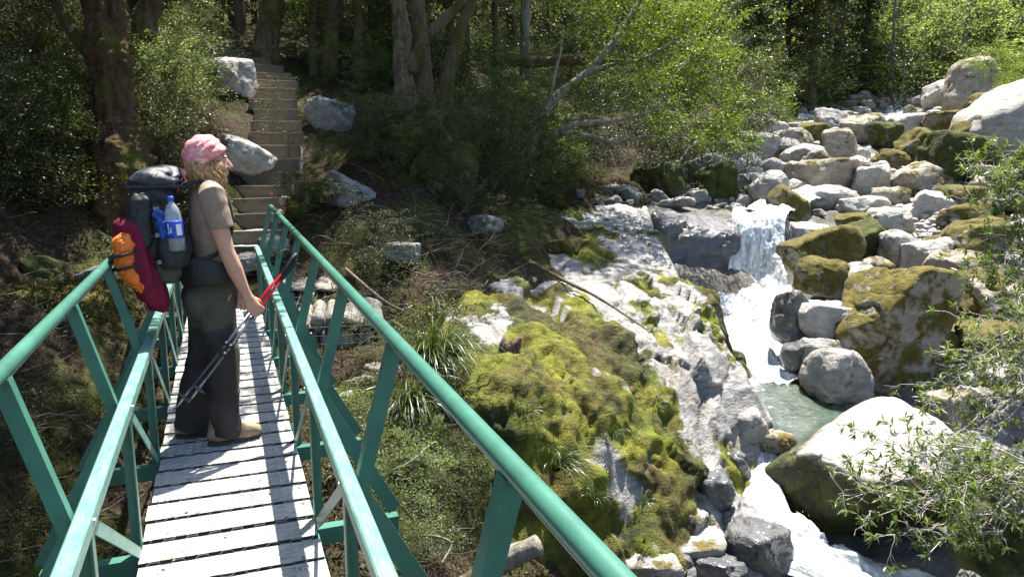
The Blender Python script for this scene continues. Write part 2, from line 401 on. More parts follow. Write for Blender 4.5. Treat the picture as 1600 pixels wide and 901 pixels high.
def ground_at(px, py, d0=4, d1=90):
    """where the ray through a pixel meets the ground"""
    ds = np.linspace(d0, d1, 900); P = np.array([at(px, py, d) for d in ds]); g = P[:, 2] - ground_z(P[:, :2])
    k = np.argmax(g < 0)
    return P[k] if g[k] < 0 else P[-1]

MOSSR = [(.30, (.012, .014, .005)), (.39, (.05, .058, .006)), (.48, (.135, .15, .008)), (.56, (.19, .185, .010)), (.63, (.10, .085, .010)), (.72, (.05, .034, .010))]
# ------------------------------------------------------------------ the sloping rock outcrop, with its moss
OC = [(700,520,8.3,.6),(760,470,9.2,.75),(720,590,7.3,.8),(735,690,6.85,.75),(750,800,6.6,.75),(770,900,6.5,.7),(790,500,8.7,1),(850,500,8.8,.8),(800,560,7.8,1),(850,600,7.35,.9),(790,640,7.0,.95),(850,700,6.95,.9),(850,800,6.85,.85),(860,900,6.8,.8),
 (920,500,9.3,.25),(960,470,9.9,0),(940,560,8.5,.75),(910,590,7.8,.7),(960,640,7.7,.9),(930,700,7.35,.95),(960,740,7.3,.9),(960,820,7.15,.8),(1000,900,7.0,.5),(1020,470,10.4,.0),(1100,480,10.7,.6),(1010,520,9.7,.75),(1040,560,9.2,.35),(1090,570,9.2,.1),(1010,600,8.6,.6),(1040,650,8.5,.1),(1060,700,8.25,.6),(1120,620,9.0,.05),(1155,600,9.5,.1),
 (1090,720,8.2,.7),(1155,680,9.1,.2),(1050,780,7.6,.9),(1040,830,7.4,.5),(1110,800,8.0,.2),(1150,760,8.6,.1),(1110,880,7.5,.0),(1180,860,7.8,0),(1150,900,7.5,0),
 (840,420,11.6,.15),(880,400,12,.65),(940,390,12.4,.5),(1000,380,13,.25),(1040,430,11.9,.3),(900,440,11,0.05),(860,350,14,.4),(950,340,14.7,.45),(1000,332,15.2,.0),(930,370,13,.75),(1010,440,11.2,.0),(880,470,10.2,.1),(830,470,9.9,.3)]
OE = [(690,510,8.6),(760,450,9.8),(810,420,11.2),(840,345,14.2),(940,325,15.3),(1010,325,15.6),(1030,385,13.4),(1062,430,12.1),(1112,475,10.95),(1132,550,10.2),(1160,600,9.9),(1175,680,9.4),(1175,760,8.7),(1215,840,8.05),(1230,905,7.6),(1150,940,7.3),(1000,940,6.9),(860,940,6.75),(740,940,6.4),(715,820,6.4),(700,680,6.9),(680,580,7.4)]
OFIT = rbf_fit(np.array([np.append(at(a, b, c), m) for a, b, c, m in OC]), -.02)
OPOLY = np.array([at(*e)[:2] for e in OE])
def inside(Q, P):
    r = np.zeros(len(Q), bool); n = len(P)
    for k in range(n):
        a, b = P[k], P[(k + 1) % n]
        cnd = (a[1] > Q[:, 1]) != (b[1] > Q[:, 1])
        x = (b[0] - a[0]) * (Q[:, 1] - a[1]) / (b[1] - a[1] + 1e-12) + a[0]
        r ^= cnd & (Q[:, 0] < x)
    return r
def outcrop(Q):
    E = rbf_eval(OFIT, Q); z, m = E[:, 0], np.clip(E[:, 1], 0, 1)
    d = dist_poly(Q, np.vstack([OPOLY, OPOLY[:1]])); ins = inside(Q, OPOLY); sd_ = np.where(ins, -d, d)
    P3 = np.column_stack([Q[:, 0], Q[:, 1], z])
    m = np.clip(m + .0 + .80 * fbm(P3 * 1.5, 71, 5, .62), 0, 1)
    wob = P3 + .07 * np.column_stack([vnoise(P3 * 2.5, 1), vnoise(P3 * 2.5, 2), vnoise(P3 * 2.5, 3)])
    th = R(28); rot = np.array([[math.cos(th), -math.sin(th)], [math.sin(th), math.cos(th)]])
    brk = np.clip((10.6 - Q[:, 1]) / 2.2, .22, 1) * np.clip((Q[:, 0] - 1.5) / 2.5, .4, 1.1)
    W = np.column_stack([wob[:, :2] @ rot.T, wob[:, 2]]) * np.array([1.7, .8, .8])
    d1, d2, v, v2, v3, cc = worley(W, 3)
    blk = ((v - .5) * .30 + ((W - cc)[:, 0] * (v2 - .5) + (W - cc)[:, 1] * (v3 - .5)) * .42 - .045 * np.exp(-(d2 - d1) / .03)) * brk
    W2 = W * np.array([2.2, 1.6, 2.0]) + 5; e1, e2, u, u2, u3, c2 = worley(W2, 8)
    blk2 = .55 * ((u - .5) * .10 + ((W2 - c2)[:, 0] * (u2 - .5) + (W2 - c2)[:, 1] * (u3 - .5)) * .10 - .022 * np.exp(-(e2 - e1) / .05)) * (.3 + .7 * brk)
    lay = P3 @ np.array([.28, -.42, .86]) * 7.5 + 1.2 * fbm(P3 * np.array([1.2, 1.2, .6]), 91, 3); fr = lay - np.floor(lay)
    blk2 = blk2 + .020 * (np.clip(fr / .82, 0, 1) - np.clip((fr - .82) / .18, 0, 1)) * (.35 + .65 * np.clip(fbm(P3 * .9, 95, 2) + .4, 0, 1))
    ms = np.clip((m - .35) * 3, 0, 1)
    k1, k2, kv, _, _, _ = worley(P3 * 3.6 + .3 * fbm(P3 * 3, 55, 2)[:, None], 57); l1, l2, lv_, _, _, _ = worley(P3 * 9, 59)
    cush = (.11 * kv * np.clip(1 - k1 * 1.15, 0, 1)) * np.clip(fbm(P3 * .9, 63, 2) + .55, 0, 1) + .022 * np.clip(1 - l1 * 1.2, 0, 1) - .03 + .035 * fbm(P3 * 5, 67, 4, .6)
    disp = blk * (1 - .62 * ms) + blk2 * (1 - .85 * ms) + ms * (.10 * fbm(P3 * 2.2, 12, 3) + cush + .03) + .008 * fbm(P3 * 9, 44, 3)
    s = np.clip(sd_ + .06 * fbm(P3 * 2, 9, 3), 0, 2)
    return z - 1.6 * s - 1.2 * s * s, m, sd_, disp
lo = OPOLY.min(0) - .5; hi = OPOLY.max(0) + .5
ox = np.arange(lo[0], hi[0], .024); oy = np.arange(lo[1], hi[1], .024)
XX, YY = np.meshgrid(ox, oy); OQ = np.column_stack([XX.ravel(), YY.ravel()])
oz, om, osd, odp = outcrop(OQ)
nx, ny = len(ox), len(oy)
gz = oz.reshape(ny, nx); gyy, gxx = np.gradient(gz, .024); gxx = gxx.ravel(); gyy = gyy.ravel()
ON = np.column_stack([-gxx, -gyy, np.ones(len(gxx))]); ON /= np.linalg.norm(ON, axis=1)[:, None]
i = (np.arange(ny - 1)[:, None] * nx + np.arange(nx - 1)[None]).ravel()
OF = np.stack([i, i + 1, i + nx + 1, i + nx], 1); OF = OF[(osd[OF] < .75).all(1)]
used = np.unique(OF); rm = np.full(len(OQ), -1); rm[used] = np.arange(len(used))
OV = (np.column_stack([OQ, oz]) + ON * odp[:, None])[used]; OF = rm[OF]; OM = om[used]
me = mesh_np('rock_outcrop', OV, [OF])
A = me.attributes.new('moss', 'FLOAT', 'POINT'); A.data.foreach_set('value', OM.astype(np.float32))
t = NT('outcrop_schist'); c = t.coord('Object'); cb = t.coord('Object', (2, 2, 9)); cb.node.inputs['Rotation'].default_value = (.45, .25, .4)
a_ = t.n('ShaderNodeAttribute', attribute_name='moss')
n1 = t.noise(cb, 2.2, 8, .65, .5); n2 = t.noise(c, 8, 6, .7); n3 = t.noise(c, 50, 3, .6); n4 = t.noise(c, 2.5, 5, .6)
col = t.ramp(n1, [(.28, (.075, .07, .065)), (.44, (.20, .19, .175)), (.6, (.32, .31, .29)), (.8, (.42, .41, .385))])
col = t.mix(t.ramp(n4, [(.55, 0.0), (.75, .6)]), col, (.30, .22, .13))
m = t.math('MULTIPLY', t.math('ADD', t.math('ADD', a_.outputs['Fac'], t.math('MULTIPLY', n2, .7)), -.72), 6.0, True)
mc = t.ramp(t.noise(c, 1.25, 6, .62, .4), MOSSR)
mc = t.mix(t.ramp(t.noise(c, .95, 7, .68, .7), [(.46, 0.0), (.58, .85)]), mc, t.ramp(t.noise(c, 6, 5, .7), [(.3, (.014, .012, .006)), (.5, (.05, .042, .010)), (.65, (.12, .08, .016)), (.8, (.10, .10, .012))]))
mc = t.mix(.5, mc, t.ramp(n2, [(.3, .35), (.65, 1.0)]), 'MULTIPLY')
col = t.mix(m, col, mc)
b1 = t.bump(t.math('ADD', n1, n2), .8, .04); b2 = t.bump(t.math('ADD', n3, t.math('MULTIPLY', n2, .8)), .6, .02, b1)
outcrop_mat = t.done(t.bsdf(col, t.math('ADD', .62, t.math('MULTIPLY', m, .3)), b2, .45))
oc = add('rock_outcrop', me, outcrop_mat)
tag(oc, 'broad sloping rock outcrop covered in yellow green moss between footbridge and stream', 'rock outcrop')

# moss cushions standing up from the outcrop
rng = np.random.default_rng(4)
def blades(pos, nrm, h, w, rng, bend=.5, seg=1):
    n = len(pos); r = rng.normal(size=(n, 3)); d = nrm + r * bend; d /= np.linalg.norm(d, axis=1)[:, None]
    s = np.cross(d, rng.normal(size=(n, 3))); s /= np.linalg.norm(s, axis=1)[:, None]
    h = h * rng.uniform(.5, 1.4, n)[:, None]; w = w * rng.uniform(.6, 1.3, n)[:, None]
    V = np.stack([pos - s * w, pos + s * w, pos + d * h + s * w * .25, pos + d * h - s * w * .25], 1).reshape(-1, 3)
    return V, np.arange(n * 4).reshape(-1, 4)
fa = OV[OF]; cen = fa.mean(1); nn = np.cross(fa[:, 1] - fa[:, 0], fa[:, 3] - fa[:, 0]); ar = np.linalg.norm(nn, axis=1); nn /= ar[:, None]
fm_ = OM[OF].mean(1) + .25 * fbm(cen * 3, 77, 3)
k = np.where((fm_ > .55) & (cen[:, 1] < 11.5))[0]
pk = rng.choice(k, 230000, p=ar[k] / ar[k].sum())
pos = cen[pk] + rng.uniform(-.02, .02, (len(pk), 3))
V, F = blades(pos, nn[pk], .006, .0028, rng, .6)
t = NT('moss_tufts'); c = t.coord('Object'); g = t.n('ShaderNodeNewGeometry')
mc = t.ramp(t.noise(c, 1.25, 6, .62, .4), MOSSR)
mc = t.mix(t.ramp(t.noise(c, .95, 7, .68, .7), [(.46, 0.0), (.58, .85)]), mc, t.ramp(t.noise(c, 6, 5, .7), [(.3, (.014, .012, .006)), (.5, (.05, .042, .010)), (.65, (.12, .08, .016)), (.8, (.10, .10, .012))]))
mc = t.mix(.7, mc, t.ramp(g.outputs['Random Per Island'], [(0, .5), (1, 1.3)]), 'MULTIPLY')
M['tuft'] = t.done(t.bsdf(mc, .8, None, .2))
tag(add('moss_carpet', mesh_np('moss_carpet', V, [F]), M['tuft']), 'yellow green moss cushions carpeting the sloping outcrop', 'moss', kind='stuff')

# ------------------------------------------------------------------ water
def catmull(P, n):
    P = np.asarray(P, float); Q = np.vstack([2 * P[0] - P[1], P, 2 * P[-1] - P[-2]]); out = []
    for k in range(1, len(Q) - 2):
        for s_ in np.linspace(0, 1, n, endpoint=False):
            a, b, c_, d = Q[k - 1], Q[k], Q[k + 1], Q[k + 2]
            out.append(.5 * ((2 * b) + (-a + c_) * s_ + (2 * a - 5 * b + 4 * c_ - d) * s_ ** 2 + (-a + 3 * b - 3 * c_ + d) * s_ ** 3))
    out.append(Q[-2]); return np.array(out)
def ribbon(name, cps, foam, amp, mat, seg=26, across=40, seed=0, freq=4.0, bulge=0.0):
    """cps: px, py, depth, half width; foam (start, end)"""
    C4 = catmull([np.append(at(a, b, c), w) for a, b, c, w in cps], seg)
    P = C4[:, :3]; W = C4[:, 3]; T = np.gradient(P[:, :2], axis=0); 
    for _ in range(6): T[1:-1] = (T[:-2] + T[1:-1] * 2 + T[2:]) / 4
    T /= np.linalg.norm(T, axis=1)[:, None] + 1e-9
    Nn = np.column_stack([-T[:, 1], T[:, 0], np.zeros(len(P))])
    u = np.linspace(-1, 1, across); L = np.concatenate([[0], np.cumsum(np.linalg.norm(np.diff(P, axis=0), axis=1))])
    V = P[:, None] + Nn[:, None] * (u[None, :, None] * W[:, None, None]); V[..., 2] -= .06 * (u ** 4)[None]
    V[..., 2] += bulge * (1 - u ** 2)[None]
    UV = np.stack(np.broadcast_arrays(u[None] * W[:, None], L[:, None] + 0 * u[None]), -1).reshape(-1, 2)
    V = V.reshape(-1, 3)
    nz = fbm(np.column_stack([UV[:, 0] * freq * 1.6, UV[:, 1] * freq * .8, np.full(len(UV), seed)]), seed, 4)
    dr = np.gradient(P, axis=0); dr /= np.linalg.norm(dr, axis=1)[:, None] + 1e-9
    up = np.cross(np.column_stack([T, np.zeros(len(T))]), np.array([0, 0, 1.])); nrm = np.cross(Nn, dr); nrm *= -np.sign(nrm[:, 2:3] + 1e-9)* -1
    nrm /= np.linalg.norm(nrm, axis=1)[:, None] + 1e-9
    V = V + np.repeat(nrm, across, 0) * (nz * amp)[:, None]
    m, n = len(P), across
    i = (np.arange(m - 1)[:, None] * n + np.arange(n - 1)[None]).ravel()
    F = np.stack([i, i + 1, i + n + 1, i + n], 1)
    me = mesh_np(name, V, [F])
    uvl = me.uv_layers.new(name='flow'); li = np.zeros(len(me.loops), np.int32); me.loops.foreach_get('vertex_index', li)
    uvl.data.foreach_set('uv', UV[li].astype(np.float32).ravel())
    fo = np.repeat(np.linspace(foam[0], foam[1], m), n) + .15 * nz
    A = me.attributes.new('foam', 'FLOAT', 'POINT'); A.data.foreach_set('value', fo.astype(np.float32))
    return tag(add(name, me, mat), kind='structure'), V
def watermat(name, body=(.02, .03, .028), clear=True, stretch=(9, 1.3, 1), rough=.06, soft=False):
    t = NT(name); uv = t.n('ShaderNodeUVMap'); uv.uv_map = 'flow'; mp = t.n('ShaderNodeMapping'); mp.inputs['Scale'].default_value = stretch; t.l(uv.outputs[0], mp.inputs[0])
    c = t.coord('Object'); a = t.n('ShaderNodeAttribute', attribute_name='foam')
    n1 = t.noise(mp.outputs[0], 2.0, 5 if soft else 7, .55 if soft else .68, .6); n2 = t.noise(c, 13, 3 if soft else 5, .5 if soft else .7, .4)
    f = t.math('ADD', t.math('MULTIPLY', n1, 1.5), t.math('MULTIPLY', n2, .7))
    f = t.math('MULTIPLY', t.math('ADD', f, t.math('SUBTRACT', a.outputs['Fac'], 1.72)), 1.7 if soft else 2.6, True)
    bm_ = t.bump(t.math('ADD', n1, t.math('MULTIPLY', n2, .6)), .55, .06)
    white = t.bsdf((.86, .87, .87), .55, bm_, .3)
    if clear:
        wt = t.bsdf((.75, .86, .80), rough, bm_, .5, trans=1.0, IOR=1.33)
    else:
        wt = t.bsdf(body, rough, bm_, .6)
    mx = t.n('ShaderNodeMixShader'); t.l(f, mx.inputs[0]); t.l(wt, mx.inputs[1]); t.l(white, mx.inputs[2])
    return t.done(mx.outputs[0])
M['rapid'] = watermat('white_water', body=(.30, .325, .325), clear=False, rough=.16, soft=True)
M['poolw'] = watermat('pool_water', body=(.04, .06, .042), clear=False, stretch=(2, 2, 1), rough=.05)
ribbon('upper_stream_water', [(1405,165,31,.45),(1385,195,28,.5),(1365,230,24.5,.5),(1330,265,21,.5),(1262,296,18,.5),(1200,322,15.9,.5),(1190,330,15.45,.5)], (.9, .75), .06, M['rapid'], seed=2)
_, FV = ribbon('waterfall_water', [(1187,323,15.65,.52),(1186,331,15.35,.52),(1185,345,15.15,.5),(1184,375,15.0,.5),(1183,410,14.9,.53),(1182,448,14.75,.58)], (.78, 1.0), .05, M['rapid'], seed=6, freq=3, across=60)
_, RV = ribbon('rapids_water', [(1184,440,14.9,.60),(1172,464,14.2,.86),(1166,500,13.0,.82),(1182,545,11.9,.70),(1202,582,11.2,.74),(1214,600,10.85,.82)], (.92, .74), .085, M['rapid'], seed=8)
ribbon('pool_water', [(1216,596,10.9,.70),(1236,622,10.45,1.0),(1240,652,9.9,1.0),(1205,688,9.45,.55),(1190,702,9.2,.3)], (.50, .12), .014, M['poolw'], seed=10, freq=6)
ribbon('lower_fall_water', [(1192,690,9.45,.3),(1188,705,9.2,.27),(1187,740,8.85,.24),(1196,785,8.4,.27),(1215,818,8.05,.36)], (.75, .9), .045, M['rapid'], seed=12)
_, LV = ribbon('lower_rapids_water', [(1212,812,8.1,.36),(1245,848,7.8,.42),(1290,872,7.6,.45),(1370,898,7.5,.5),(1480,935,7.3,.5)], (.85, .5), .07, M['rapid'], seed=14)
# threads of falling water and spray
rng = np.random.default_rng(12)
s = MB()
top = [at(x, 328 + rng.uniform(0, 8), 15.3) for x in np.linspace(1140, 1228, 150)]
for p in top:
    p = p + np.array([rng.uniform(-.03, .03), rng.uniform(-.1, .02), 0]); h0 = rng.uniform(0, .9); ln = rng.uniform(.25, .9)
    out = np.array([.10, -.42, 0]) * rng.uniform(.5, 1.15)
    zz = np.linspace(h0, min(h0 + ln, 1.5), 9)
    tq = np.sqrt(zz / 1.5)
    P = np.array([p + out * tq_ + np.array([rng.normal() * .008, rng.normal() * .008, -z_]) for tq_, z_ in zip(tq, zz)])
    s.tube(P, rng.uniform(.003, .010) * np.sin(np.linspace(.3, 2.9, 9)), 5)
t = NT('falling_water'); c = t.coord('Object', (6, 6, 40)); M['thread'] = t.done(t.bsdf((.87, .88, .88), .4, t.bump(t.noise(c, 1.5, 3), .8, .03), .5))
fo = s.build('waterfall_threads', M['thread'], smooth=True); tag(fo, kind='stuff', label='white threads of water dropping over the dark ledge', cat='water')
s = MB(); D, F = ico(1)
def spray(base, n, sp, r):
    for q in range(n):
        p = base[rng.integers(len(base))] + rng.normal(size=3) * np.array(sp) + np.array([0, 0, abs(rng.normal()) * sp[2]])
        s.raw(D * rng.uniform(.4, 1.2) * r + p, [F])
spray(FV[-60 * 26:], 420, (.1, .1, .12), .007); spray(RV, 260, (.05, .05, .05), .006); spray(LV[: len(LV) // 2], 70, (.03, .03, .03), .004)
fo = s.build('spray', M['thread'], smooth=True); tag(fo, kind='stuff', label='white droplets and froth above the rapids', cat='spray')
# ------------------------------------------------------------------ the green footbridge
t = NT('green_paint'); c = t.coord('Object'); n1 = t.noise(c, 6, 6, .7); n2 = t.noise(c, 55, 4, .6)
col = t.ramp(n1, [(.3, (.036, .125, .09)), (.7, (.06, .195, .142))])
col = t.mix(t.ramp(n2, [(.66, 0.0), (.74, .5)]), col, (.10, .22, .17))
col = t.mix(t.ramp(t.noise(c, 17, 6, .75, .5), [(.66, 0.0), (.72, .8)]), col, (.075, .06, .04))
col = t.mix(.35, col, t.ramp(t.noise(c, 2.2, 6, .7), [(.35, .5), (.65, 1.0)]), 'MULTIPLY')
M['green'] = t.done(t.bsdf(col, .38, t.bump(n2, .12, .002), .5))
t = NT('worn_green_paint'); c = t.coord('Object', (6, 1.2, 6)); n1 = t.noise(c, 9, 7, .72); n2 = t.noise(c, 30, 4, .7)
col = t.ramp(n1, [(.3, (.06, .19, .145)), (.5, (.115, .25, .205)), (.72, (.20, .32, .28))])
col = t.mix(t.ramp(n2, [(.68, 0.0), (.74, 1.0)]), col, (.30, .28, .24))
M['worn'] = t.done(t.bsdf(col, .45, t.bump(n2, .25, .002), .5))
t = NT('galvanised'); c = t.coord('Object'); M['galv'] = t.done(t.bsdf(t.ramp(t.noise(c, 40, 3), [(.3, (.36, .37, .38)), (.7, (.55, .56, .57))]), .35, None, .5, .7))
t = NT('weathered_deck_timber'); c = t.coord('Object', (3, 26, 26)); c2 = t.coord('Object'); g = t.n('ShaderNodeNewGeometry')
n1 = t.noise(c, 2.4, 7, .7, .3); n2 = t.noise(c2, 7, 5, .7)
col = t.ramp(n1, [(.3, (.22, .205, .185)), (.5, (.40, .385, .355)), (.72, (.52, .505, .475))])
col = t.mix(t.ramp(n2, [(.3, .45), (.5, 0.0)]), col, (.18, .165, .14))
col = t.mix(t.ramp(t.noise(c2, 2.2, 6, .7, .6), [(.56, 0.0), (.72, .75)]), col, (.13, .11, .085))
col = t.mix(t.ramp(t.noise(c2, 55, 2), [(.70, 0.0), (.74, .8)]), col, (.08, .06, .045))
col = t.mix(.35, col, t.ramp(g.outputs['Random Per Island'], [(0, .8), (1, 1.0)]), 'MULTIPLY')
M['deck'] = t.done(t.bsdf(col, .8, t.bump(n1, .5, .006), .25))
XC = -.05; HD = .345; HR = .352; ZR = .615; HH = .505; ZH = 1.045; HT = .712
Y0, Y1 = -2.77, 8.23
NY = [3.23 + k for k in range(-6, 6)]
br = tag(empty('footbridge', (XC, Y0, 0)), 'narrow green steel footbridge with grey timber deck crossing the gully', 'footbridge')
def put(mb, name, mat, smooth=False, par=None, bv=.002):
    o = mb.build(name, mat, par or br, smooth)          # geometry is written in bridge-centred x and world y
    o.location = (0, -Y0, 0) if par is None else (0, 0, 0)
    if bv: bevel(o, bv)
    return o
rng = np.random.default_rng(3)
d = MB(); y = Y0; k = 0
while y < Y1 - .05:
    w = .156; sg = rng.normal() * .003
    q_ = MB().bar((-HD + rng.normal() * .004, y + w / 2, -.015 + sg * .3), (HD + rng.normal() * .004, y + w / 2 + rng.normal() * .004, -.015 - sg * .3), w + rng.normal() * .002, .030)
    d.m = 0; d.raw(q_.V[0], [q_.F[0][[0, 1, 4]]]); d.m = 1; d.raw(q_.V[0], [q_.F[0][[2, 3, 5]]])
    y += .190
deck = add('deck', d.mesh('deck', False, [M['deck'], simple('dirty_shaded_plank_edge', (.075, .06, .045), .95, .4, 12)]), None, br, loc=(0, -Y0, 0))  # plank sides dirtied and also darkened so the gaps read as deep shade
lf = MB(); 
for q in range(130):
    x_ = rng.choice([-1, 1]) * HD * (1 - abs(rng.normal()) * .35); y_ = rng.uniform(1.5, 8.1); L_ = rng.uniform(.012, .03); a_ = rng.uniform(0, 6.28)
    x_ = float(np.clip(x_, -HD + .02, HD - .02)); p_ = np.array([x_, y_, .007]); d_ = np.array([math.cos(a_), math.sin(a_), rng.uniform(-.1, .25)]) * L_; n_ = np.array([-math.sin(a_), math.cos(a_), rng.uniform(-.2, .2)]) * L_ * .28
    lf.raw([p_, p_ + d_ * .5 + n_, p_ + d_, p_ + d_ * .5 - n_], [[[0, 1, 2, 3]]])
fl = lf.build('fallen_leaves', simple('fallen_leaf', (.16, .10, .05), .9, .5, 6)); fl.location = (XC, 0, 0); tag(fl, 'dry brown leaves and litter scattered over the deck', 'leaf litter', kind='stuff')
# hexagonal wire netting stapled over the planks
nt = MB(); a = .030; hx = a * 1.5; hy = a * math.sqrt(3)
nX = int(2 * HD / hx) + 1; nYy = int((Y1 - Y0) / hy)
segs = []
for i in range(nX):
    for j in range(nYy):
        cx = -HD + .01 + i * hx; cy = Y0 + (j + .5 * (i % 2)) * hy
        v = [(cx + a * math.cos(R(60 * q)), cy + a * math.sin(R(60 * q))) for q in range(6)]
        for q in (0, 1, 2): segs.append((v[q], v[q + 1]))
sg = np.array(segs); sg = sg[(np.abs(sg[:, :, 0]) < HD).all(1)]
n = len(sg); A_ = np.concatenate([sg[:, 0], np.zeros((n, 1))], 1); B_ = np.concatenate([sg[:, 1], np.zeros((n, 1))], 1)
zz = .0035 + .003 * vnoise(np.column_stack([A_[:, 0] * 9, A_[:, 1] * 9, A_[:, 0] * 0]), 5)[:, None]
A_[:, 2:] = zz; B_[:, 2:] = .0035 + .003 * vnoise(np.column_stack([B_[:, 0] * 9, B_[:, 1] * 9, B_[:, 0] * 0]), 5)[:, None]
dd = B_ - A_; dd /= np.linalg.norm(dd, axis=1)[:, None]; si = np.column_stack([-dd[:, 1], dd[:, 0], np.zeros(n)]) * .0008; hi_ = np.array([0, 0, .0016])
V = np.stack([A_ - si, A_ + si, A_ + hi_, B_ - si, B_ + si, B_ + hi_], 1).reshape(-1, 3); o6 = np.arange(n)[:, None] * 6
nt.raw(V, [np.concatenate([o6 + np.array([q]) for q in ([0, 3, 5, 2], [1, 2, 5, 4], [0, 1, 4, 3])])])
net = nt.build('wire_netting', M['galv'], deck)
net['kind'] = 'stuff'
for s_ in (-1, 1):
    put(MB().tube([(s_ * HH, y_, ZH) for y_ in np.linspace(Y0, Y1 - .12, 60)], .0215, 16), 'handrail', M['green'], True, bv=0)
    put(MB().tube([(s_ * (HH - .006), y_, ZH - .026 + .0015 * math.sin(y_ * 5)) for y_ in np.linspace(Y0, Y1 - .15, 90)], .0025, 6), 'wire', M['galv'], True, bv=0)
    put(MB().bar((s_ * HR, Y0, ZR), (s_ * HR, Y1, ZR), .047, .052), 'top_chord', M['worn'], bv=.005)
    put(MB().bar((s_ * (HR - .02), Y0, -.10), (s_ * (HR - .02), Y1, -.10), .05, .10), 'bottom_chord', M['green'])
    for k, y_ in enumerate(NY):
        if y_ < Y0 - .01 or y_ > Y1 + .01: continue
        put(MB().angle((s_ * (HR + .012), y_ + .03, -.06), (s_ * (HR + .012), y_ + .03, ZR - .03), .042, .042, .006, (0, 1, 0), s_), 'vertical', M['green'], bv=0)
        if k > 0: put(MB().angle((s_ * (HR - .004), y_ - .02, .0), (s_ * (HR - .004), y_ - .97, ZR - .03), .006, .045, .005, (0, 1, 1), s_), 'diagonal', M['worn'] if s_ < 0 else M['green'], bv=0)
        put(MB().angle((s_ * (HT - .02), y_, .01), (s_ * (HR + .034), y_, ZR - .045), .062, .042, .006, (0, 1, 0), s_, -1), 'raker', M['green'], bv=0)
        put(MB().tube([(s_ * (HR - .028), y_ - .02, ZR), (s_ * (HR + .052), y_ - .02, ZR)], .0075, 6).tube([(s_ * (HR + .045), y_ - .045, ZR - .075), (s_ * (HR + .045), y_ + .03, ZR - .075)], .006, 6), 'bolt', M['galv'], bv=0)
        put(MB().angle((s_ * (HR + .036), y_ - .02, ZR - .03), (s_ * (HH - .002), y_ - .02, ZH - .018), .042, .042, .005, (0, 1, 0), s_, -1), 'post', M['green'], bv=0)
for y_ in NY:
    if y_ < Y0 - .01: continue
    tb = MB().bar((-HT, y_, -.075), (HT, y_, -.075), .008, .070).bar((-HT, y_ + .022, -.0365), (HT, y_ + .022, -.0365), .052, .0065)
    o = put(tb, 'transom', M['green'], bv=0)
# ------------------------------------------------------------------ rocks
def cutnormals(rng, cuts, box=True):
    Nn = rng.normal(size=(cuts, 3)); Nn /= np.linalg.norm(Nn, axis=1)[:, None]; h = rng.uniform(.74, 1.02, cuts)
    if box:
        B6 = np.array([[1, 0, 0], [-1, 0, 0], [0, 1, 0], [0, -1, 0], [0, 0, 1], [0, 0, -1.]]) + rng.normal(size=(6, 3)) * .22
        a = rng.uniform(0, 6.28); c_, s_ = math.cos(a), math.sin(a); B6[:, :2] = B6[:, :2] @ np.array([[c_, s_], [-s_, c_]])
        B6 /= np.linalg.norm(B6, axis=1)[:, None]; Nn = np.vstack([Nn, B6]); h = np.append(h, rng.uniform(.58, .80, 6))
    return Nn, h
def rock_mesh(seed, dims, sub=5, cuts=11, k=28, rough=.10, flat=0.0, planes=()):
    rng = np.random.default_rng(seed); D, F = ico(sub)
    Nn, h = cutnormals(rng, cuts)
    if flat: Nn = np.vstack([Nn, [rng.normal() * .12, rng.normal() * .12, 1]]); Nn[-1] /= np.linalg.norm(Nn[-1]); h = np.append(h, .72 * (1 - flat))
    for (p_, hh) in planes: Nn = np.vstack([Nn, unit_(p_)]); h = np.append(h, hh)
    dt = np.maximum(D @ Nn.T, 1e-3); ri = h / dt
    kk = k + 8 * fbm(D * 1.7 + seed, seed, 2)[:, None]; kk = np.maximum(kk, 7)
    r = ((ri ** -kk).sum(1) + .92) ** (-1 / kk[:, 0])
    V = D * r[:, None]
    V *= np.array(dims) / np.abs(V).max(0)
    m = float(np.mean(dims)); q = V / m + seed * 3.7
    w_ = q * 1.7 + .25 * np.column_stack([vnoise(q * 3, 1), vnoise(q * 3, 2), vnoise(q * 3, 3)])
    d1, d2, v, v2, v3, cc = worley(w_, seed)
    chip = (v - .5) * .5 + ((w_ - cc) * np.column_stack([v2 - .5, v3 - .5, v - .5])).sum(1) * 1.3
    V = V + D * (m * rough * (.75 * fbm(q * 1.3, seed, 3) + .30 * fbm(q * 5.5, seed + 5, 4) * .6 + 1.15 * chip))[:, None]
    if sub > 4:
        ln_ = np.abs(np.sin((q @ np.array([.25, .2, 1.0])) * 7 + 2.5 * fbm(q * 1.2, seed + 2, 3)))
        V = V - D * (m * rough * .30 * np.exp(-(ln_ / .12) ** 2) * np.clip(fbm(q * 1.1, seed + 8, 2) * 2, 0, 1))[:, None]
    return mesh_np('boulder', V, [F])
def unit_(v): v = np.array(v, float); return v / np.linalg.norm(v)
M['rock_big'] = rockmat('boulder_pale_mossy_shaded_foot', moss=.16, base=(.50, .47, .43), dark=(.30, .27, .235), mossc=((.07, .05, .02), (.16, .11, .04), (.22, .16, .07)))
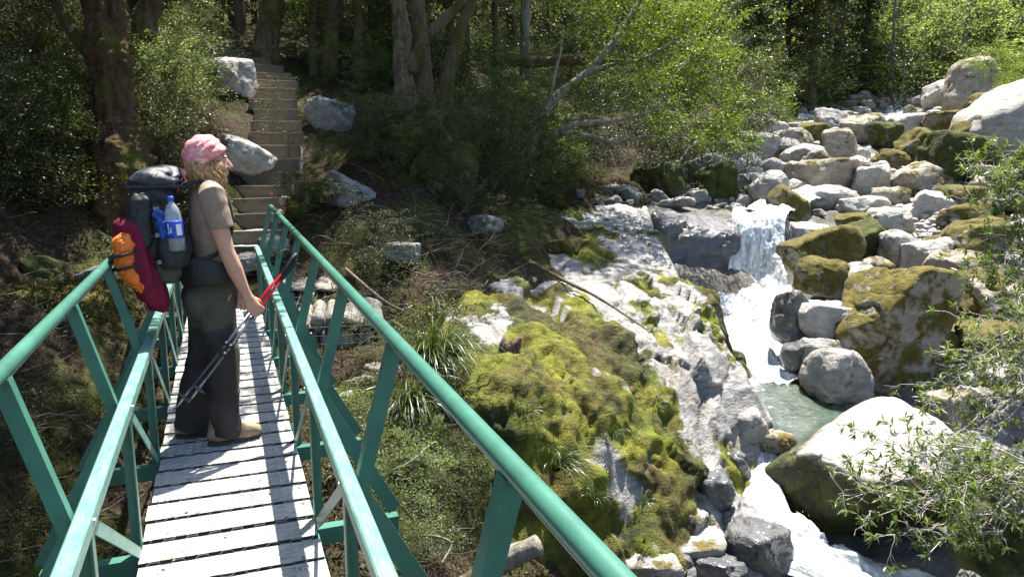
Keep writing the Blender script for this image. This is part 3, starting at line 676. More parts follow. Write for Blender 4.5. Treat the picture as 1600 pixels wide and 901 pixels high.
def mossy_shaded_foot(mat, zc, soft):
    # moss on the boulder's foot and front, darkened to paint in shade
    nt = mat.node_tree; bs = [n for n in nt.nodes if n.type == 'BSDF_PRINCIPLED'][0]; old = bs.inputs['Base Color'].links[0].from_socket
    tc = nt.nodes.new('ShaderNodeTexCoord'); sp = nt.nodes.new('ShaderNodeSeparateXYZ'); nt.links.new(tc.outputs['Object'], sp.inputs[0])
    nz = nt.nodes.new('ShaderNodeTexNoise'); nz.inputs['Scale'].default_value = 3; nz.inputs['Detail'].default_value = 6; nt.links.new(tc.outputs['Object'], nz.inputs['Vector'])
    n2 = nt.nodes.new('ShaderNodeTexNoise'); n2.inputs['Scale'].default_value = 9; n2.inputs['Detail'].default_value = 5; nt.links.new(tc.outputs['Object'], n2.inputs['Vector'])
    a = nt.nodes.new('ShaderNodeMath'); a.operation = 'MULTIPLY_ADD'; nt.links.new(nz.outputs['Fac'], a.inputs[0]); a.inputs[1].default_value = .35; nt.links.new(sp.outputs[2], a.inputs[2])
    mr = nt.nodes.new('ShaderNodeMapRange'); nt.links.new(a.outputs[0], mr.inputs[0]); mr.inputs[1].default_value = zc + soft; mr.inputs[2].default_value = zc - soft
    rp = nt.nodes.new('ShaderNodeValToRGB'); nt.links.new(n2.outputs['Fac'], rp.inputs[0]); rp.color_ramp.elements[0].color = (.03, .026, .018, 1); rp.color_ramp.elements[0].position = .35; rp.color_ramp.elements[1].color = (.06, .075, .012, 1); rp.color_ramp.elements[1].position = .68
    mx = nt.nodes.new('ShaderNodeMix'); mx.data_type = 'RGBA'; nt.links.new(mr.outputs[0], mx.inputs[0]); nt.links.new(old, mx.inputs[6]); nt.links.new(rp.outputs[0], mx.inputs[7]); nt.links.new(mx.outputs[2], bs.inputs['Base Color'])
M['rock_big12'] = rockmat('boulder_moss_patched', moss=.62, base=(.46, .41, .35), dark=(.24, .20, .155), mossc=((.06, .05, .01), (.14, .115, .018), (.22, .17, .04)), up=.9)
mossy_shaded_foot(M['rock_big'], .42, .06)
def rock_np_(seed, sub):
    rng = np.random.default_rng(seed + 900); D, F = ico(sub); Nn, h = cutnormals(rng, 6)
    return D * ((((h / np.maximum(D @ Nn.T, 1e-3)) ** -20).sum(1) + .9) ** (-1 / 20))[:, None] * 1.2
ROCKS = []
def boulder(px, py, w, h, d, mat, label, seed, name='boulder', cat='boulder', dep=None, tilt=(0, 0), rz=None, group=None, sub=None, flat=0.0, rough=.10, cuts=9, k=28, sink=.0, planes=()):
    c = at(px, py, d); a = w * d / FPX / 2; cz = h * d / FPX / 2; b = (dep * d / FPX / 2) if dep else (a * .6 + cz * .4)
    c = c + np.array([FW[0], FW[1], 0]) / math.hypot(FW[0], FW[1]) * b * .35
    if sub is None: sub = 6 if w > 170 else 5 if w > 55 else 4
    me = rock_mesh(seed, (a, b, cz), sub, cuts, k, rough, flat, planes)
    o = add(name, me, M[mat], loc=c, rot=(R(tilt[0]), R(tilt[1]), -YAW if rz is None else -YAW + R(rz)))
    tag(o, label, cat, group); ROCKS.append((c, max(a, b)))
    return o
B = boulder
# beside the lower stream
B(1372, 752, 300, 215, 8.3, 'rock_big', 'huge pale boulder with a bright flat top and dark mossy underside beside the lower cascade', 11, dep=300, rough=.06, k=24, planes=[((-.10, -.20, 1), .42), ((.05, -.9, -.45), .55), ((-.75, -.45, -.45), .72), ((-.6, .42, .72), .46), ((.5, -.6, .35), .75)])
B(1420, 505, 205, 235, 10.8, 'rock_big12', 'tall leaning boulder patched with yellow moss, above the huge pale boulder', 12, dep=200, tilt=(0, 10), rough=.09, k=22, planes=[((-.75, -.15, .6), .55), ((.25, -.95, .05), .55), ((.3, .1, 1), .85)])
B(1305, 500, 118, 72, 11.3, 'rock_pale', 'pale wedge of rock leaning against the tall moss patched boulder', 13, flat=.3, tilt=(0, 8))
B(1240, 500, 62, 96, 11.5, 'rock_dark', 'dark grey upright rock at the right edge of the white rapids', 14)
B(1282, 557, 92, 66, 11.0, 'rock_grey', 'grey rounded rock wedged under the pale wedge above the pool', 15)
B(1312, 590, 112, 92, 10.4, 'rock_grey', 'rounded grey boulder standing in the edge of the clear pool', 16, k=7)
B(1288, 402, 140, 90, 13.3, 'rock_moss', 'long brown mossy ridge of rock right of the waterfall', 17, tilt=(0, -12))
B(1286, 434, 96, 62, 12.6, 'rock_moss', 'low golden mossy rock in front of the brown mossy ridge', 18, k=6)
B(1355, 383, 74, 84, 14, 'rock_green', 'square mossy block behind the brown mossy ridge', 19)
B(1412, 391, 66, 60, 13.5, 'rock_grey', 'round grey boulder with a moss cap above the pebble patch', 20, k=6)
B(1288, 277, 122, 72, 18.5, 'rock_tan', 'large tan boulder topped with moss at the head of the waterfall', 21)
B(1352, 321, 80, 44, 17, 'rock_pale', 'flat pale slab boulder in front of the large tan boulder', 22, flat=.4)
B(1292, 313, 116, 46, 17.6, 'rock_pale', 'low pale boulder under the large tan boulder', 23)
B(1236, 325, 62, 70, 16, 'rock_moss', 'mossy boulder beside the lip of the waterfall', 24)
B(1268, 366, 66, 40, 15, 'rock_pale', 'pale flat rock between the waterfall and the square mossy block', 25, flat=.3)
B(1206, 297, 66, 60, 17, 'rock_grey', 'grey block standing above the lip of the waterfall', 26)
B(1162, 270, 48, 32, 19, 'rock_grey', 'smooth round grey rock behind the lip of the waterfall', 27, k=5)
B(1124, 287, 70, 72, 17.8, 'rock_green', 'dark mossy boulder under the overhanging leafy branches', 28)
B(1035, 285, 100, 72, 18, 'rock_green', 'dark shaded mossy boulder deep under the branches', 29)
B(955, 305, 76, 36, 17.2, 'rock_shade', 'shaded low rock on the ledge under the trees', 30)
B(1050, 318, 44, 16, 16.4, 'rock_grey', 'small flat grey rock on the ledge beside the still water', 31)
B(1072, 315, 40, 16, 16.2, 'rock_grey', 'small dark pointed rock on the ledge left of the waterfall', 32)
B(1316, 226, 60, 56, 22, 'rock_tan', 'brown angular boulder left of the upper cascade', 33)
B(1352, 202, 74, 52, 25, 'rock_tan', 'wide brown boulder at the foot of the upper cascade', 34)
B(1398, 253, 84, 40, 21, 'rock_moss', 'bright yellow mossy boulder right of the upper cascade', 35)
B(1490, 190, 118, 46, 24, 'rock_moss', 'long flat mossy boulder below the standing pillar rock', 36, flat=.3)
B(1530, 134, 78, 92, 26, 'rock_tan', 'tall standing pillar rock in front of the sunlit trees', 37, tilt=(0, -6))
B(1497, 262, 132, 122, 18, 'rock_green', 'massive dark mossy boulder on the right bank', 38, dep=110)
B(1585, 190, 150, 118, 19, 'rock_pale', 'smooth pale sloping slab at the right edge of the valley', 39, dep=150, tilt=(0, -28), k=8, rough=.05)
B(1396, 311, 66, 40, 17.6, 'rock_tan', 'tan angular boulder below the upper cascade', 40)
B(1434, 334, 60, 36, 16.6, 'rock_pale', 'pale pointed boulder beside the massive dark mossy boulder', 41)
B(1340, 345, 70, 26, 15.6, 'rock_moss', 'small golden mossy rock above the square mossy block', 42)
B(1478, 382, 56, 26, 14.2, 'rock_moss', 'low moss covered rock beside the pebble patch', 43)
B(1552, 385, 130, 96, 13.2, 'rock_moss', 'broad brown mossy hump on the right bank', 44, k=6)
B(1535, 475, 104, 104, 11.8, 'rock_moss', 'dark mossy boulder behind the bare twigs on the right', 45)
B(1575, 850, 150, 120, 7.2, 'rock_green', 'green mossy boulder in the lower right corner', 46, dep=150)
B(1540, 718, 140, 52, 8.8, 'rock_pale', 'pale flat boulder under the bare twigs beside the huge boulder', 47, flat=.3)
B(1168, 664, 76, 48, 9.2, 'rock_grey', 'grey rounded boulder at the outlet of the clear pool', 48, k=7, dep=60)
B(1214, 692, 72, 34, 9.15, 'rock_tan', 'tan wet rock splitting the water below the pool', 49, k=7)
B(1190, 862, 110, 90, 7.5, 'rock_dark', 'wet dark rock shining beside the lower cascade', 50, flat=.2)
B(1082, 858, 120, 50, 7.5, 'rock_grey', 'flat layered grey slab at the foot of the mossy outcrop', 51, flat=.35)
B(1075, 815, 70, 40, 7.75, 'rock_grey', 'angular grey rock on top of the layered slab', 52)
B(1018, 888, 96, 44, 7.05, 'rock_grey', 'small grey slab sunk in moss at the bottom of the outcrop', 53, flat=.3)
B(1118, 770, 60, 70, 8.1, 'rock_dark', 'black wet rock in the shadow beside the lower fall', 54)
B(1150, 730, 60, 60, 8.8, 'rock_dark', 'dark broken rock above the lower fall', 55)
B(1130, 890, 80, 40, 7.2, 'rock_dark', 'wet flat rock at the bottom edge of the stream', 56, flat=.4)
B(1470, 560, 90, 90, 11.2, 'rock_moss', 'shaded mossy rock behind the tall leaning boulder', 57)
B(1580, 600, 120, 60, 10.4, 'rock_pale', 'pale bank of rock at the right edge behind the twigs', 58, flat=.3)
B(1590, 690, 90, 40, 9.3, 'rock_grey', 'grey flat rock at the right edge among the twigs', 59, flat=.3)
# the ledge the waterfall drops over
o = B(1072, 398, 250, 150, 15.4, 'rock_dark', 'dark wet slab of smooth rock left of the falling water', 60, name='waterfall_ledge', cat='rock ledge', dep=170, k=24, cuts=5, rough=.07, planes=[((.0, -.28, 1), .50), ((.1, -.9, .1), .62), ((-.8, -.4, .5), .75)])
B(1185, 400, 120, 130, 15.75, 'rock_dark', 'dark rock wall behind the falling water', 61, name='waterfall_ledge', cat='rock ledge', dep=60, k=14, cuts=6, flat=.05)
B(1035, 372, 70, 90, 15.2, 'rock_dark', 'dark cracked rock between the outcrop and the wet ledge', 62)
# left bank
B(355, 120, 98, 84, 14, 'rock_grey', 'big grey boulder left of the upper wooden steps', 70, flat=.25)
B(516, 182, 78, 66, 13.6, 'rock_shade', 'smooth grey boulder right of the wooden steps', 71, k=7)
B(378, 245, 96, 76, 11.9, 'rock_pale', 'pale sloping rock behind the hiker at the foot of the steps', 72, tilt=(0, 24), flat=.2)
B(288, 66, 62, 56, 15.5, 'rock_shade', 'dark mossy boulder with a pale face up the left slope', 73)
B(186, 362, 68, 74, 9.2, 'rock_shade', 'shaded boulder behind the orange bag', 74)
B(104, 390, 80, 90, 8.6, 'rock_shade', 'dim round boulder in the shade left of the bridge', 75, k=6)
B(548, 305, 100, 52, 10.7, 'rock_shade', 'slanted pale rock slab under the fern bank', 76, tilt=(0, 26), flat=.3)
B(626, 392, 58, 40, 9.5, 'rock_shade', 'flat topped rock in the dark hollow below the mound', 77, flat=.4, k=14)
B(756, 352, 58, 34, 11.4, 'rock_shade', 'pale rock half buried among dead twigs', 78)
B(640, 268, 210, 190, 11.6, 'rock_green', 'overhanging moss covered mound at the foot of the big forked tree', 79, name='mossy_mound', cat='mound', dep=170, k=9, rough=.30)
B(500, 335, 120, 90, 10.9, 'rock_green', 'dark earthy mound right of the bridge end', 80, name='mossy_mound', cat='mound', k=5, rough=.22)
B(100, 500, 190, 150, 6.9, 'rock_moss', 'large crumbling mossy earth block left of the footbridge', 81, name='mossy_earth_block', cat='earth block', dep=120, k=7, rough=.16, flat=.2)
B(40, 590, 120, 110, 6.0, 'rock_moss', 'lower earthy clump under the left handrail', 82, name='mossy_earth_block', cat='earth block', k=6, rough=.18)
B(175, 610, 110, 120, 6.6, 'rock_moss', 'earthy root clump in the shade below the left railing', 83, name='mossy_earth_block', cat='earth block', k=6, rough=.2)
B(850, 320, 70, 60, 14.8, 'rock_green', 'dark shrubby mound above the outcrop', 85, name='mossy_mound', cat='mound', k=5, rough=.2)
B(880, 385, 60, 30, 12.1, 'rock_moss', 'mossy hump of schist on the upper outcrop', 86, flat=.3)

# more of the boulder field
for k, (x, y, w_, h_, d, m_, lab) in enumerate([
 (1185,232,58,46,20.5,'rock_grey','wedge shaped grey boulder behind the lip boulders'),(1240,232,56,50,21,'rock_tan','tan block left of the brown angular boulder'),(1275,215,46,36,23,'rock_moss','mossy cap boulder in the middle of the boulder pile'),
 (1205,212,44,40,23,'rock_pale','pale boulder at the left top of the boulder pile'),(1300,192,50,34,25.5,'rock_grey','grey boulder at the top of the boulder pile'),(1262,252,60,40,20,'rock_grey','flat grey boulder leaning on the tan block'),
 (1140,250,50,56,19.5,'rock_grey','upright grey boulder next to the lime leaves'),(1385,210,44,34,24,'rock_green','dark boulder beside the upper cascade'),(1430,205,60,44,25,'rock_pale','pale boulder left of the long flat mossy boulder'),
 (1455,232,80,50,21,'rock_moss','brown mossy boulder above the massive dark boulder'),(1445,290,70,60,18,'rock_tan','tan boulder pressed against the massive dark boulder'),(1365,285,64,46,18.5,'rock_pale','bright pale block below the upper cascade'),
 (1330,268,50,40,19.5,'rock_grey','grey block at the right end of the large tan boulder'),(1545,230,90,60,19.5,'rock_moss','mossy boulder under the smooth sloping slab'),(1575,300,80,60,17,'rock_tan','tan boulder beyond the dense bright shrub'),
 (1470,330,70,50,16.4,'rock_pale','pale wedge under the massive dark mossy boulder'),(1520,345,76,48,15.5,'rock_moss','mossy boulder beside the broad mossy hump'),(1395,345,60,36,15.8,'rock_pale','pale squared boulder above the pebble patch'),
 (1450,405,70,50,13.2,'rock_pale','pale boulder behind the tall leaning boulder'),(1340,440,56,44,12.6,'rock_grey','grey cobble above the pale wedge of rock'),(1375,425,50,34,13,'rock_tan','small tan boulder beside the round grey boulder'),
 (1500,430,80,56,12.6,'rock_tan','tan boulder under the straggly shrub'),(1585,475,90,70,11.6,'rock_tan','tan boulder at the right edge under the straggly shrub'),(1560,545,90,70,10.9,'rock_moss','mossy boulder at the right edge among the wiry twigs'),
 (1500,650,80,60,9.8,'rock_tan','tan boulder behind the huge pale boulder'),(1560,180,70,50,22,'rock_moss','mossy boulder behind the smooth sloping slab'),(1480,150,50,40,28,'rock_pale','pale boulder left of the standing pillar rock'),(1250,560,40,40,11,'rock_dark','dark stone at the waterline above the pool')]):
    B(x, y, w_ * 1.3, h_ * 1.3, d, m_, lab, 300 + k, rough=.09)
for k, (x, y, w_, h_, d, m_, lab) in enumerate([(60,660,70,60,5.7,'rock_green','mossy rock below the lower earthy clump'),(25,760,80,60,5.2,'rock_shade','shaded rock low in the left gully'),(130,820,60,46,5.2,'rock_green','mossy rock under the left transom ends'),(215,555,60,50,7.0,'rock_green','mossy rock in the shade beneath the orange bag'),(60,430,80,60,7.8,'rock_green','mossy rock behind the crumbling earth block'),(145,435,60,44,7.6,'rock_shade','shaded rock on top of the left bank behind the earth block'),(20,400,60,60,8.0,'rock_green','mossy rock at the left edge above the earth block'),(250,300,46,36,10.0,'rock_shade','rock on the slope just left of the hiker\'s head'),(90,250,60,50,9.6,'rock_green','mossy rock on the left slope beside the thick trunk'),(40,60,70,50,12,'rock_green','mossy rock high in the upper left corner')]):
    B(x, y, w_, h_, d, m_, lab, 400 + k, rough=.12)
# moss and litter hanging from the earth mounds
rng = np.random.default_rng(52); Vs = []; Fs = []; off = 0
for o_ in [o_ for o_ in COL.objects if o_.name.startswith(('mossy_mound', 'mossy_earth'))]:
    me = o_.data; n_ = len(me.vertices); co_ = np.zeros(n_ * 3, np.float32); me.vertices.foreach_get('co', co_); no_ = np.zeros(n_ * 3, np.float32); me.vertices.foreach_get('normal', no_)
    co_ = co_.reshape(-1, 3).astype(float); no_ = no_.reshape(-1, 3).astype(float); mw = o_.rotation_euler.to_matrix(); Rm = np.array(mw)
    big = np.ptp(co_, axis=0).max(); q_ = rng.integers(0, n_, int(5200 * big)); nn_ = no_[q_] @ Rm.T; pp_ = co_[q_] @ Rm.T + np.array(o_.location) + rng.normal(size=(len(q_), 3)) * .03
    V_, F_ = blades(pp_, nn_ * .7 + np.array([0, 0, -.35]), .055, .008, rng, .45); Vs.append(V_); Fs.append(F_ + off); off += len(V_)
tag(add('hanging_moss', mesh_np('hanging_moss', np.concatenate(Vs), [np.concatenate(Fs)], False), leafmat('hanging_moss', [(0, (.012, .014, .004)), (.5, (.05, .052, .012)), (.85, (.11, .10, .018)), (1, (.14, .09, .035))], .2, .8, spec=.15)), 'shaggy moss and rootlets hanging from the earth mounds', 'moss', kind='stuff')
# small stones: copies of a dozen stones, laid by ray on the ground
protos = [rock_mesh(200 + q, (1, .8, .66), 4, 9, 18, .10) for q in range(12)]
rng = np.random.default_rng(9)
def stones(n, xr, yr, sz, mats, label, group, drange=(6, 60), keep=None):
    made = 0; tries = 0
    while made < n and tries < n * 6:
        tries += 1
        px = rng.uniform(*xr); py = rng.uniform(*yr)
        if keep and not keep(px, py): continue
        p = ground_at(px, py, *drange); dd = np.linalg.norm(p - EYE)
        s_ = rng.uniform(*sz) * rng.uniform(.6, 1.2)
        me = protos[rng.integers(12)].copy(); me.materials.append(M[mats[rng.integers(len(mats))]])
        o = add('stone', me, loc=p + np.array([0, 0, s_ * .28]), rot=(rng.uniform(-.4, .4), rng.uniform(-.4, .4), rng.uniform(0, 6.28)), scale=(s_, s_ * rng.uniform(.8, 1.1), s_ * rng.uniform(.7, 1.1)))
        tag(o, label, 'stone', group); made += 1
stones(26, (1100, 1400), (165, 300), (.22, .6), ['rock_grey', 'rock_grey', 'rock_pale', 'rock_tan'], 'grey stone in the boulder pile above the waterfall', 'stones piled above the waterfall', (15, 45), keep=lambda x, y: y > 175 + (1230 - x) * .3 and not (1340 < x < 1420 and y > 180))
stones(22, (1230, 1480), (300, 460), (.09, .26), ['rock_pale', 'rock_grey', 'rock_pale'], 'pale stone lying between the big boulders right of the waterfall', 'stones between the boulders', (11, 22))
stones(16, (1420, 1600), (180, 330), (.2, .55), ['rock_pale', 'rock_tan', 'rock_moss'], 'stone among the boulders on the right bank', 'stones on the right bank', (14, 36))
stones(22, (1440, 1600), (560, 760), (.07, .2), ['rock_pale', 'rock_grey'], 'pale stone under the bare twigs on the right bank', 'stones under the twigs', (7, 14))
stones(26, (1020, 1240), (690, 900), (.06, .18), ['rock_dark', 'rock_grey', 'rock_dark'], 'wet stone at the edge of the lower stream', 'wet stones along the lower stream', (6.5, 11))
stones(16, (880, 1120), (300, 325), (.1, .3), ['rock_shade', 'rock_grey'], 'shaded stone along the top of the rock ledge', 'stones along the ledge', (14, 19))
# broken rubble filling the gaps of the boulder field: too much to count
RP = [rock_np_(q, 2) for q in range(14)]
t = NT('rubble'); g = t.n('ShaderNodeNewGeometry'); c = t.coord()
mcol = t.mix(.5, t.ramp(g.outputs['Random Per Island'], [(0, (.16, .155, .14)), (.5, (.33, .32, .29)), (.8, (.42, .40, .36)), (.85, (.13, .11, .025)), (1, (.20, .155, .045))]), t.ramp(t.noise(c, 14, 5, .7), [(.3, .4), (.7, 1.0)]), 'MULTIPLY')
M['rubble'] = t.done(t.bsdf(mcol, .85, t.bump(t.noise(c, 25, 5, .7), .7, .03), .3))
s = MB(); D2, F2 = ico(2)
rng = np.random.default_rng(15); Q = np.column_stack([rng.uniform(4, 26, 16000), rng.uniform(4.5, 27, 16000)])
ds_ = dist_poly(Q, STREAM + np.array([1.6, -.2])); ds0 = dist_poly(Q, STREAM)
Q = Q[(ds_ < 3.4) & (ds0 > .75) & ~inside(Q, OPOLY) & ~((Q[:, 0] < 10.2) & (Q[:, 1] > 9.8)) & (fbm(np.column_stack([Q * .7, np.zeros(len(Q))]), 4, 2) > -.35)]
zq = ground_z(Q)
for (x, y), z in zip(Q, zq):
    far = math.hypot(x, y); r_ = rng.uniform(.015, .075) * (.7 + far / 16) * (1 if rng.random() < .8 else 1.9)
    a = rng.uniform(0, 6.28); c_, s_ = math.cos(a), math.sin(a)
    s.raw((RP[rng.integers(14)] * np.array([r_, r_ * rng.uniform(.6, 1), r_ * rng.uniform(.5, .85)])) @ np.array([[c_, s_, 0], [-s_, c_, 0], [0, 0, 1]]) + np.array([x, y, z + r_ * .25]), [F2])
tag(s.build('rubble', M['rubble'], smooth=False), 'grey rubble filling the gaps between the boulders', 'rubble', kind='stuff')
# pebble drifts: too many to count
s = MB(); D, F = ico(1); D2, F2 = ico(2)
for (x0, x1, y0, y1, n, r0, r1) in [(1370, 1460, 345, 378, 260, .03, .08), (1320, 1390, 405, 455, 230, .025, .07), (1290, 1350, 445, 470, 110, .02, .05), (1250, 1330, 165, 200, 160, .06, .16)]:
    for q in range(n):
        p = ground_at(rng.uniform(x0, x1), rng.uniform(y0, y1), 10, 45); r_ = rng.uniform(r0, r1)
        s.raw(D2 * (1 + .18 * rng.normal(size=(len(D2), 1)) * .4) * np.array([r_, r_ * rng.uniform(.6, 1), r_ * rng.uniform(.5, .8)]) + p + np.array([0, 0, r_ * .35]), [F2])
t = NT('pebbles'); g = t.n('ShaderNodeNewGeometry'); c = t.coord()
M['pebble'] = t.done(t.bsdf(t.mix(.4, t.ramp(g.outputs['Random Per Island'], [(0, (.22, .22, .21)), (.6, (.42, .41, .39)), (1, (.52, .5, .47))]), t.ramp(t.noise(c, 40, 4), [(.3, .5), (.7, 1.0)]), 'MULTIPLY'), .8, None, .3))
tag(s.build('pebbles', M['pebble'], smooth=True), 'drifts of pale pebbles between the boulders', 'pebbles', kind='stuff')

# abutment: wire gabions filled with stones, right of the bridge end
def gabion(c, size, rz, label, seed):
    g = tag(empty('gabion', c, rz), label, 'gabion'); rng = np.random.default_rng(seed)
    st = MB(); X, Y, Zh = size
    D3, F3 = ico(3)
    for lay in range(4):
        zc = (lay + .5) * Zh / 4; x = -X / 2
        while x < X / 2 - .05:
            w = rng.uniform(.13, .30)
            for yy in (-Y / 2 + .12, 0, Y / 2 - .12):
                k_ = rock_np(rng.integers(1e6), (w * .54, .17 + .02 * rng.random(), Zh / 8 * rng.uniform(.95, 1.2)), 3)
                st.raw(k_ + np.array([x + w / 2, yy + rng.normal() * .012, zc + rng.normal() * .012]), [F3])
            x += w * .98
    add('stones', st.mesh('stones', True), M['stone_step'], g)
    wm = MB(); stp = .09
    for face in range(3):
        for a in np.arange(-X / 2, X / 2 + .01, stp):
            if face == 0: wm.tube([(a, -Y / 2 - .05, 0), (a + .02, -Y / 2 - .05, Zh + .03)], .0022, 3)
            if face == 1: wm.tube([(a, -Y / 2 - .05, Zh + .045), (a + .02, Y / 2 + .05, Zh + .045)], .0022, 3)
        for b_ in np.arange(0, Zh + .04, stp):
            if face == 0: wm.tube([(-X / 2, -Y / 2 - .05, b_), (X / 2, -Y / 2 - .05, b_)], .0022, 3)
    add('wire_mesh', wm.mesh('wire_mesh'), M['galv'], g)
def rock_np(seed, dims, sub):
    rng = np.random.default_rng(seed); D, F = ico(sub)
    Nn = rng.normal(size=(10, 3)); Nn /= np.linalg.norm(Nn, axis=1)[:, None]; h = rng.uniform(.6, 1.0, 10)
    r = (((h / np.maximum(D @ Nn.T, 1e-3)) ** -12).sum(1) + .9) ** (-1 / 12)
    V = D * r[:, None]; V *= np.array(dims) / np.abs(V).max(0)
    return V + D * (.07 * np.mean(dims) * fbm(V / np.mean(dims) * 2 + seed % 97, 3, 3))[:, None]
p = at(512, 590, 8.0)
gabion((p[0] + .05, p[1] + .35, -.98), (.95, .75, .95), R(-8), 'wire basket of pale stones under the right side of the bridge end', 5)
p = at(470, 478, 9.2)
gabion((p[0] + .05, p[1] + .1, -.35), (.6, .6, .42), R(-8), 'smaller stone filled basket behind, beside the first step', 6)
B(560, 610, 60, 46, 7.2, 'stone_step', 'loose angular stone at the foot of the wire basket', 90)
B(535, 628, 50, 34, 7.0, 'stone_step', 'small flat stone fallen in front of the wire basket', 91)
B(588, 585, 44, 34, 7.4, 'stone_step', 'loose grey stone right of the wire basket', 92)
B(385, 410, 56, 34, 9.75, 'stone_step', 'flat stone laid between the deck end and the first step', 93, flat=.4)
B(425, 385, 56, 34, 9.9, 'stone_step', 'rough stone edging the right side of the first step', 94)
B(440, 340, 40, 26, 11.0, 'stone_step', 'stone packed beside the third step', 95)
B(452, 318, 40, 24, 11.4, 'stone_step', 'pale stone packed beside the fourth step', 96)

# ------------------------------------------------------------------ wooden steps: each a riser board with its gravel tread
t = NT('step_timber'); c = t.coord('Object', (2, 14, 14)); c2 = t.coord()
n1 = t.noise(c, 3, 6, .7, .3)
M['timber'] = t.done(t.bsdf(t.mix(t.ramp(t.noise(c2, 6, 4), [(.4, .0), (.7, .6)]), t.ramp(n1, [(.3, (.075, .062, .047)), (.7, (.18, .155, .12))]), (.12, .10, .07)), .85, t.bump(n1, .4, .01), .2))
M['gravel'] = simple('tread_gravel', (.48, .45, .40), .95, .45, 60, .8, 90, .1)  # timber darkened, gravel lightened to paint in shaded risers and sunlit treads
rng = np.random.default_rng(21)
ordw = ['first', 'second', 'third', 'fourth', 'fifth', 'sixth', 'seventh', 'eighth', 'ninth', 'tenth', 'eleventh', 'twelfth', 'thirteenth', 'fourteenth', 'fifteenth', 'sixteenth', 'seventeenth', 'eighteenth', 'nineteenth', 'twentieth']
for k, p in enumerate(STEP3):
    a = STEP3[max(0, k - 1)]; b = STEP3[min(len(STEP3) - 1, k + 1)]; dr = b - a
    if k < 3: dr = np.array([.12, 1, 0])
    ang = math.atan2(dr[1], dr[0]) - math.pi / 2
    run = np.linalg.norm((STEP3[k + 1] - p)[:2]) if k + 1 < len(STEP3) else .4
    e = tag(empty('trail_step', p + np.array([rng.normal() * .03, 0, rng.normal() * .008]), ang + rng.normal() * .03), f'weathered timber trail step with gravel tread, {ordw[k]} up from the bridge', 'step', 'wooden steps climbing the bank')
    hw = .42 + rng.normal() * .035
    bevel(MB().bar((-hw, .025, -.10), (hw, .025, -.10 + rng.normal() * .01), .05, .20).build('riser', M['timber'], e), .006)
    g_ = MB(); n = 14; uu = np.linspace(-hw + .02, hw - .02, n); vv = np.linspace(.052, run + .10, 8)
    U, W_ = np.meshgrid(uu, vv); zz = -.025 + .012 * fbm(np.column_stack([U.ravel() * 9, W_.ravel() * 9, np.full(U.size, k)]), k, 3)
    top = np.column_stack([U.ravel(), W_.ravel(), zz]); i = (np.arange(7)[:, None] * n + np.arange(n - 1)[None]).ravel()
    bot = top.copy(); bot[:, 2] = -.22
    g_.raw(top, [np.stack([i, i + 1, i + n + 1, i + n], 1)])
    g_.loft(np.array([[(-hw + .02, .052, -.22), (hw - .02, .052, -.22), (hw - .02, run + .1, -.22), (-hw + .02, run + .1, -.22)], [(-hw + .02, .052, -.045), (hw - .02, .052, -.045), (hw - .02, run + .1, -.045), (-hw + .02, run + .1, -.045)]]))
    g_.build('tread', M['gravel'], e, smooth=False)
# ------------------------------------------------------------------ foliage
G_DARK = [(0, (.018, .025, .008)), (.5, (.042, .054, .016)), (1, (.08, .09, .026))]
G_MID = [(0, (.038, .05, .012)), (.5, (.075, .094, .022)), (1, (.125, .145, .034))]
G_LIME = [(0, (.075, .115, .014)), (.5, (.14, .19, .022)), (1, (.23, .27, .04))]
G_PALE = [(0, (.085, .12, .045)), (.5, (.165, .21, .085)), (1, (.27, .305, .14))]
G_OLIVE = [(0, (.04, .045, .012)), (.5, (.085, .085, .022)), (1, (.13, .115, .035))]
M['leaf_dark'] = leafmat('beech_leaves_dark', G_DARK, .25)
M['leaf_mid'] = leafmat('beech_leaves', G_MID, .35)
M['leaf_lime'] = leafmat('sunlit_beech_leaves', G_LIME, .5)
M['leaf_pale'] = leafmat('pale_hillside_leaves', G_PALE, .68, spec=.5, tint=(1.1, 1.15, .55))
M['leaf_olive'] = leafmat('olive_shrub_leaves', G_OLIVE, .3)
M['leaf_strap'] = leafmat('narrow_shrub_leaves', [(0, (.08, .125, .03)), (.5, (.15, .20, .06)), (.9, (.25, .29, .11)), (1, (.30, .27, .07))], .45, .35)
M['grass'] = leafmat('tussock_grass', [(0, (.03, .055, .015)), (.6, (.075, .11, .03)), (.9, (.14, .15, .05)), (1, (.22, .18, .09))], .3, .4)
M['twig'] = simple('grey_twig', (.20, .175, .145), .8, .3, 30)
M['twig_pale'] = simple('pale_bare_twig', (.36, .32, .275), .8, .3, 30)
M['wood'] = simple('brown_stems', (.085, .065, .045), .9, .4, 25)
M['stickwood'] = simple('dark_stick', (.12, .085, .058), .9, .45, 20, .5)
M['deadwood'] = simple('dead_twigs', (.17, .135, .10), .9, .45, 25)
def barkmat(name, a, b, moss, mo):
    t = NT(name); c = t.coord('Object', (5, 5, 1.2)); c2 = t.coord(); n1 = t.noise(c, 2.2, 7, .7, .4); n2 = t.noise(c2, 2.4, 6, .65)
    n3 = t.noise(c2, 30, 3)
    col = t.ramp(n1, [(.3, a), (.7, b)])
    m = t.math('MULTIPLY', t.math('SUBTRACT', t.math('ADD', n2, t.math('MULTIPLY', n3, .25)), mo), 7.0, True)
    col = t.mix(m, col, t.mix(.6, moss, t.ramp(n3, [(.3, .4), (.7, 1.0)]), 'MULTIPLY'))
    return t.done(t.bsdf(col, .9, t.bump(t.math('ADD', n1, t.math('MULTIPLY', n3, .4)), .9, .04), .2))
M['bark_dark'] = barkmat('mossy_dark_bark', (.04, .027, .017), (.19, .135, .085), (.085, .08, .015), .58)
M['bark_red'] = barkmat('peeling_red_bark', (.012, .008, .005), (.13, .075, .04), (.085, .085, .012), .60)
